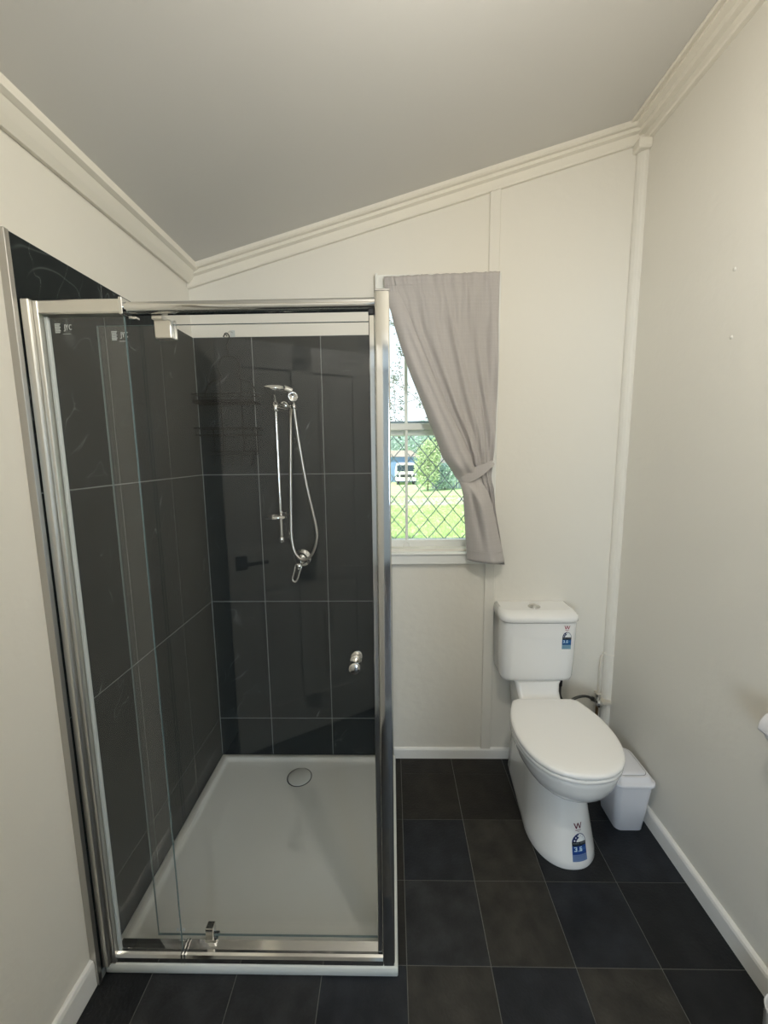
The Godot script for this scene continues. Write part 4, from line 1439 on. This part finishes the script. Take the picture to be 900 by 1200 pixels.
func make_outside() -> void:
	var G := -0.75
	var st := mb()
	box(st, Vector3(-40, G - 0.3, -60), Vector3(40, G, -0.6))
	structure(build(st, "ground", M.lawn))
	st = mb()
	box(st, Vector3(-14, G, -19.2), Vector3(16, G + 0.03, -16.2))
	structure(build(st, "path", M.concrete))
	# grass tufts on the near lawn
	var grass := Node3D.new()
	grass.name = "grass"
	grass.set_meta("kind", "stuff")
	tag(grass, "sunlit short green grass of the lawn outside the window", "grass")
	add_child(grass, true)
	var rng := RandomNumberGenerator.new()
	rng.seed = 88
	var bl := mb()
	for k in 5:
		var a := k * 1.3
		var o := Vector3(cos(a), 0, sin(a)) * 0.02
		tri(bl, o + Vector3(-0.008, 0, 0), o + Vector3(0.008, 0, 0), o * 2.2 + Vector3(0, 0.06 + 0.01 * k, 0))
	bl.generate_normals()
	var mm := MultiMesh.new()
	mm.transform_format = MultiMesh.TRANSFORM_3D
	mm.mesh = bl.commit()
	mm.mesh.surface_set_material(0, M.blade)
	mm.instance_count = 9000
	for i in 9000:
		var z := -5.0 - 15.0 * rng.randf()
		mm.set_instance_transform(i, Transform3D(Basis.from_euler(Vector3(0, rng.randf() * TAU, 0)).scaled(Vector3.ONE * rng.randf_range(0.6, 1.5)), Vector3(-1.0 + 6.0 * rng.randf() * (-z / 14.0), G, z)))
	var gm := MultiMeshInstance3D.new()
	gm.name = "grass_tufts"
	gm.multimesh = mm
	gm.set_meta("kind", "stuff")
	grass.add_child(gm, true)

	# blue outbuilding and a white van in front of it
	var s := thing("blue_outbuilding", "blue weatherboard outbuilding with a pinkish roof behind the white van", "outbuilding", Vector3(0.6, G, -31.5))
	st = mb()
	box(st, Vector3(-3.2, G, -35.0), Vector3(2.05, G + 2.0, -31.5))
	var sw := build(st, "outbuilding_wall", M.shed, s)
	for k in 10:
		st = mb()
		cbox(st, Vector3(-3.2, G + k * 0.2, -31.5), Vector3(2.05, G + k * 0.2 + 0.19, -31.47), 0.01)
		build(st, "weatherboard", M.shed, sw)
	st = mb()
	prism(st, PackedVector2Array([Vector2(-3.4, G + 2.0), Vector2(2.25, G + 2.0), Vector2(1.5, G + 2.5), Vector2(-2.6, G + 2.5)]), -35.3, -31.2)
	build(st, "outbuilding_roof", M.roof, s)
	var v := thing("van", "small white van seen from the front, parked on the grass by the blue building", "van", Vector3(1.0, G, -29.0))
	st = mb()
	var pv := PackedVector2Array()
	for q in [[-0.72, 0.28], [0.72, 0.28], [0.78, 0.5], [0.78, 0.95], [0.68, 1.45], [0.58, 1.55], [-0.58, 1.55], [-0.68, 1.45], [-0.78, 0.95], [-0.78, 0.5]]:
		pv.append(Vector2(1.0 + q[0], G + q[1]))
	prism(st, pv, -31.0, -28.3)
	var body := build(st, "body", M.car, v)
	st = mb()
	cbox(st, Vector3(0.36, G + 0.98, -28.32), Vector3(1.64, G + 1.42, -28.28), 0.02)
	build(st, "windscreen", M.dark_glass, body)
	st = mb()
	cbox(st, Vector3(0.6, G + 0.55, -28.32), Vector3(1.4, G + 0.75, -28.28), 0.02)
	build(st, "radiator_grille", M.tyre, body)
	for x in [0.42, 1.58]:
		st = mb()
		lathe(st, Vector3(x, G + 0.65, -28.31), Vector3(0, 0, 1), [[0.0, 0.0], [0.1, 0.0], [0.09, 0.03], [0.0, 0.04]], 16)
		build(st, "headlamp", M.dark_glass, body)
		st = mb()
		lathe(st, Vector3(x - 0.1, G + 0.31, -28.7), Vector3(1, 0, 0), [[0.0, 0.0], [0.28, 0.0], [0.31, 0.03], [0.31, 0.17], [0.28, 0.2], [0.0, 0.2]], 20)
		build(st, "wheel", M.tyre, v)
	# pale paling fence at the right
	var f := thing("paling_fence", "low pale blue fence of upright palings right of the bright shrub", "fence", Vector3(4.2, G, -25.0))
	for x in range(0, 20):
		st = mb()
		cbox(st, Vector3(2.55 + x * 0.19, G, -25.0), Vector3(2.55 + x * 0.19 + 0.16, G + 0.95, -24.96), 0.01)
		build(st, "paling", M.fence, f)
	st = mb()
	box(st, Vector3(2.55, G + 0.7, -25.06), Vector3(6.3, G + 0.8, -25.0))
	build(st, "rail", M.fence, f)

	# shrubs and trees
	var plants := [
		["garden_shrub", "tall bright green shrub in the middle of the lawn edge", Vector3(2.15, G, -23.2), 3.2, 0.85, M.leaf],
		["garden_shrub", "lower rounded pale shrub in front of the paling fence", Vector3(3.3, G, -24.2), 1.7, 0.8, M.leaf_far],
	]
	var i := 0
	for p in plants:
		var o := thing(p[0], p[1], "shrub", p[2])
		st = mb()
		for k in 4:
			tube(st, PackedVector3Array([p[2], p[2] + Vector3(0.25 * cos(k * 1.6), p[3] * 0.6, 0.25 * sin(k * 1.6))]), 0.03, 6)
		build(st, "stem", M.bark, o)
		leaf_cloud(o, "foliage", p[5], [[p[2] + Vector3(0, p[3] * 0.5, 0), Vector3(p[4], p[3] * 0.46, p[4]), 1500], [p[2] + Vector3(0.25, p[3] * 0.75, 0.2), Vector3(p[4] * 0.7, p[3] * 0.26, p[4] * 0.7), 500], [p[2] + Vector3(-0.3, p[3] * 0.35, 0.3), Vector3(p[4] * 0.7, p[3] * 0.3, p[4] * 0.6), 500]], 0.13, 300 + i)
		i += 1
	var trees := [
		["background_tree", "tall pale hazy tree right of the blue building", Vector3(4.9, G, -46), 6.6, 2.6],
		["background_tree", "broad pale tree rising behind the blue building", Vector3(0.7, G, -44), 5.2, 2.0],
		["background_tree", "far pale tree at the right edge of the view from the window", Vector3(9.0, G, -44), 7.5, 2.6],
	]
	for p in trees:
		var o := thing(p[0], p[1], "tree", p[2])
		st = mb()
		tube(st, PackedVector3Array([p[2], p[2] + Vector3(0.2, p[3] * 0.8, 0)]), 0.2, 8)
		build(st, "trunk", M.bark, o)
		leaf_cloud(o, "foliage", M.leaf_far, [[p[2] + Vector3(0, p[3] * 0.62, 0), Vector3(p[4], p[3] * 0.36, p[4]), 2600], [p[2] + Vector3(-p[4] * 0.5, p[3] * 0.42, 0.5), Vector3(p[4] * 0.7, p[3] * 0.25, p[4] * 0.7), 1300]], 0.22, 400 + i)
		i += 1
	# a near tree whose thin leafy branches hang in front of the sky
	var nt := thing("overhanging_tree", "thin leafy branches of a near tree hanging across the upper window", "tree", Vector3(-2.4, G, -6.5))
	st = mb()
	tube(st, smooth_path([Vector3(-2.4, G, -6.5), Vector3(-2.3, 1.0, -6.5), Vector3(-2.1, 2.8, -6.4), Vector3(-1.5, 3.9, -6.3)], 6), 0.09, 8)
	var limbs := []
	for q in [
		[Vector3(-1.5, 3.9, -6.3), Vector3(-0.3, 4.1, -6.2), Vector3(0.2, 3.6, -6.2), Vector3(0.15, 3.1, -6.2), Vector3(0.25, 2.7, -6.2)],
		[Vector3(-2.1, 2.8, -6.4), Vector3(-0.8, 3.1, -6.2), Vector3(0.0, 2.85, -6.2), Vector3(0.5, 2.5, -6.1), Vector3(0.75, 2.1, -6.1)],
		[Vector3(-2.2, 2.2, -6.4), Vector3(-0.9, 2.5, -6.3), Vector3(0.0, 2.42, -6.2), Vector3(0.7, 2.58, -6.2), Vector3(1.2, 2.5, -6.2)],
		[Vector3(-1.8, 3.4, -6.4), Vector3(-0.2, 3.3, -6.5), Vector3(0.05, 2.8, -6.5), Vector3(0.05, 2.3, -6.5), Vector3(0.12, 2.0, -6.5)],
		[Vector3(-1.2, 3.95, -6.3), Vector3(0.6, 4.0, -6.4), Vector3(0.8, 3.3, -6.4), Vector3(0.85, 2.9, -6.4)],
	]:
		limbs.append(smooth_path(q, 10))
		tube(st, limbs[limbs.size() - 1], 0.005, 5)
	build(st, "branch", M.bark, nt)
	var spots := []
	rng.seed = 5
	for l in limbs:
		for k in range(12, l.size()):
			if rng.randf() < 0.75:
				spots.append([l[k] + Vector3(rng.randfn(), rng.randfn() - 0.3, rng.randfn()) * 0.05, Vector3(0.09, 0.07, 0.09), 7 + rng.randi() % 8])
	leaf_cloud(nt, "foliage", M.leaf_near, spots, 0.036, 501)

# ------------------------------------------------------------------ ready
func _ready() -> void:
	# camera
	var cam := Camera3D.new()
	cam.name = "camera"
	add_child(cam)
	cam.fov = rad_to_deg(2.0 * atan(600.0 / 487.36))
	cam.near = 0.02
	cam.far = 300.0
	cam.position = Vector3(0, 1.5185, 1.8798)
	cam.rotation = Vector3(-0.1397, 0.0203, -0.0109)
	cam.current = true
	# sky and exposure
	var we := WorldEnvironment.new()
	we.name = "environment"
	var env := Environment.new()
	env.background_mode = Environment.BG_SKY
	var sky := Sky.new()
	var sm := ProceduralSkyMaterial.new()
	sm.sky_top_color = Color(0.84, 0.94, 0.98)
	sm.sky_horizon_color = Color(0.95, 0.985, 1.0)
	sm.sky_curve = 0.25
	sm.ground_bottom_color = Color(0.5, 0.52, 0.48)
	sm.ground_horizon_color = Color(0.8, 0.82, 0.8)
	sm.sun_angle_max = 1.0
	sky.sky_material = sm
	env.sky = sky
	env.background_energy_multiplier = 1.5
	env.tonemap_mode = Environment.TONE_MAPPER_LINEAR
	env.tonemap_exposure = 1.04
	env.sdfgi_enabled = true
	env.ssao_enabled = true
	env.ssil_enabled = true
	we.environment = env
	add_child(we)
	# sun, high on the garden, behind the house
	var sun := DirectionalLight3D.new()
	sun.name = "sun"
	add_child(sun)
	sun.light_color = Color(1.0, 0.97, 0.9)
	sun.light_energy = 1.7
	sun.light_angular_distance = 0.6
	sun.shadow_enabled = true
	sun.look_at_from_position(Vector3(-6, 12, 8), Vector3.ZERO)
	# daylight through the two windows of the room behind
	for x in [-1.18, 1.6]:
		var day := AreaLight3D.new()
		day.name = "daylight"
		add_child(day, true)
		day.area_size = Vector2(0.76, 1.3)
		day.light_color = Color(0.84, 0.92, 1.0)
		day.light_energy = 6.0
		day.shadow_enabled = true
		day.area_range = 12.0
		day.look_at_from_position(Vector3(x, 1.5, 5.48), Vector3(0.3, 1.3, 1.5))
	make_materials()
	# bathroom ceiling lamp
	make_lamp()
	make_room()
	make_window()
	make_door()
	make_curtain()
	make_shower()
	make_hand_shower()
	make_caddy()
	make_toilet()
	make_bin()
	make_roll_holder()
	make_outside()

func make_lamp() -> void:
	# a bare globe on a short cord under the ceiling, out of the picture
	var lx := 0.30
	var z := 1.38
	var top := Vector3(lx, ceil_y(lx), z)
	var c := Vector3(lx, 2.30, z)
	var l := thing("pendant_lamp", "bare round globe hanging on a short cord from the sloping ceiling", "lamp", c)
	var st := mb()
	lathe(st, top + Vector3(0, 0.012, 0), Vector3.DOWN, [[0.0, 0.0], [0.045, 0.0], [0.045, 0.025], [0.03, 0.04], [0.0, 0.042]], 24)
	build(st, "ceiling_rose", M.frame, l)
	st = mb()
	tube(st, PackedVector3Array([top + Vector3(0, -0.02, 0), c + Vector3(0, 0.09, 0)]), 0.003, 8)
	build(st, "cord", M.frame, l)
	st = mb()
	lathe(st, c + Vector3(0, 0.10, 0), Vector3.DOWN, [[0.0, 0.0], [0.015, 0.0], [0.018, 0.01], [0.018, 0.052], [0.0, 0.053]], 20)
	build(st, "lamp_holder", M.frame, l)
	st = mb()
	lathe(st, c + Vector3(0, 0.047, 0), Vector3.DOWN, [[0.0, 0.0], [0.014, 0.001], [0.018, 0.012], [0.034, 0.028], [0.040, 0.047], [0.034, 0.068], [0.02, 0.082], [0.0, 0.087]], 28)
	build(st, "globe", M.lamp_glow, l)
	var a := OmniLight3D.new()
	a.name = "lamp_light"
	l.add_child(a)
	a.position = Vector3.ZERO
	a.light_color = Color(1.0, 0.98, 0.945)
	a.light_energy = 0.56
	a.light_size = 0.03
	a.omni_range = 9.0
	a.omni_attenuation = 2.0
	a.shadow_enabled = true
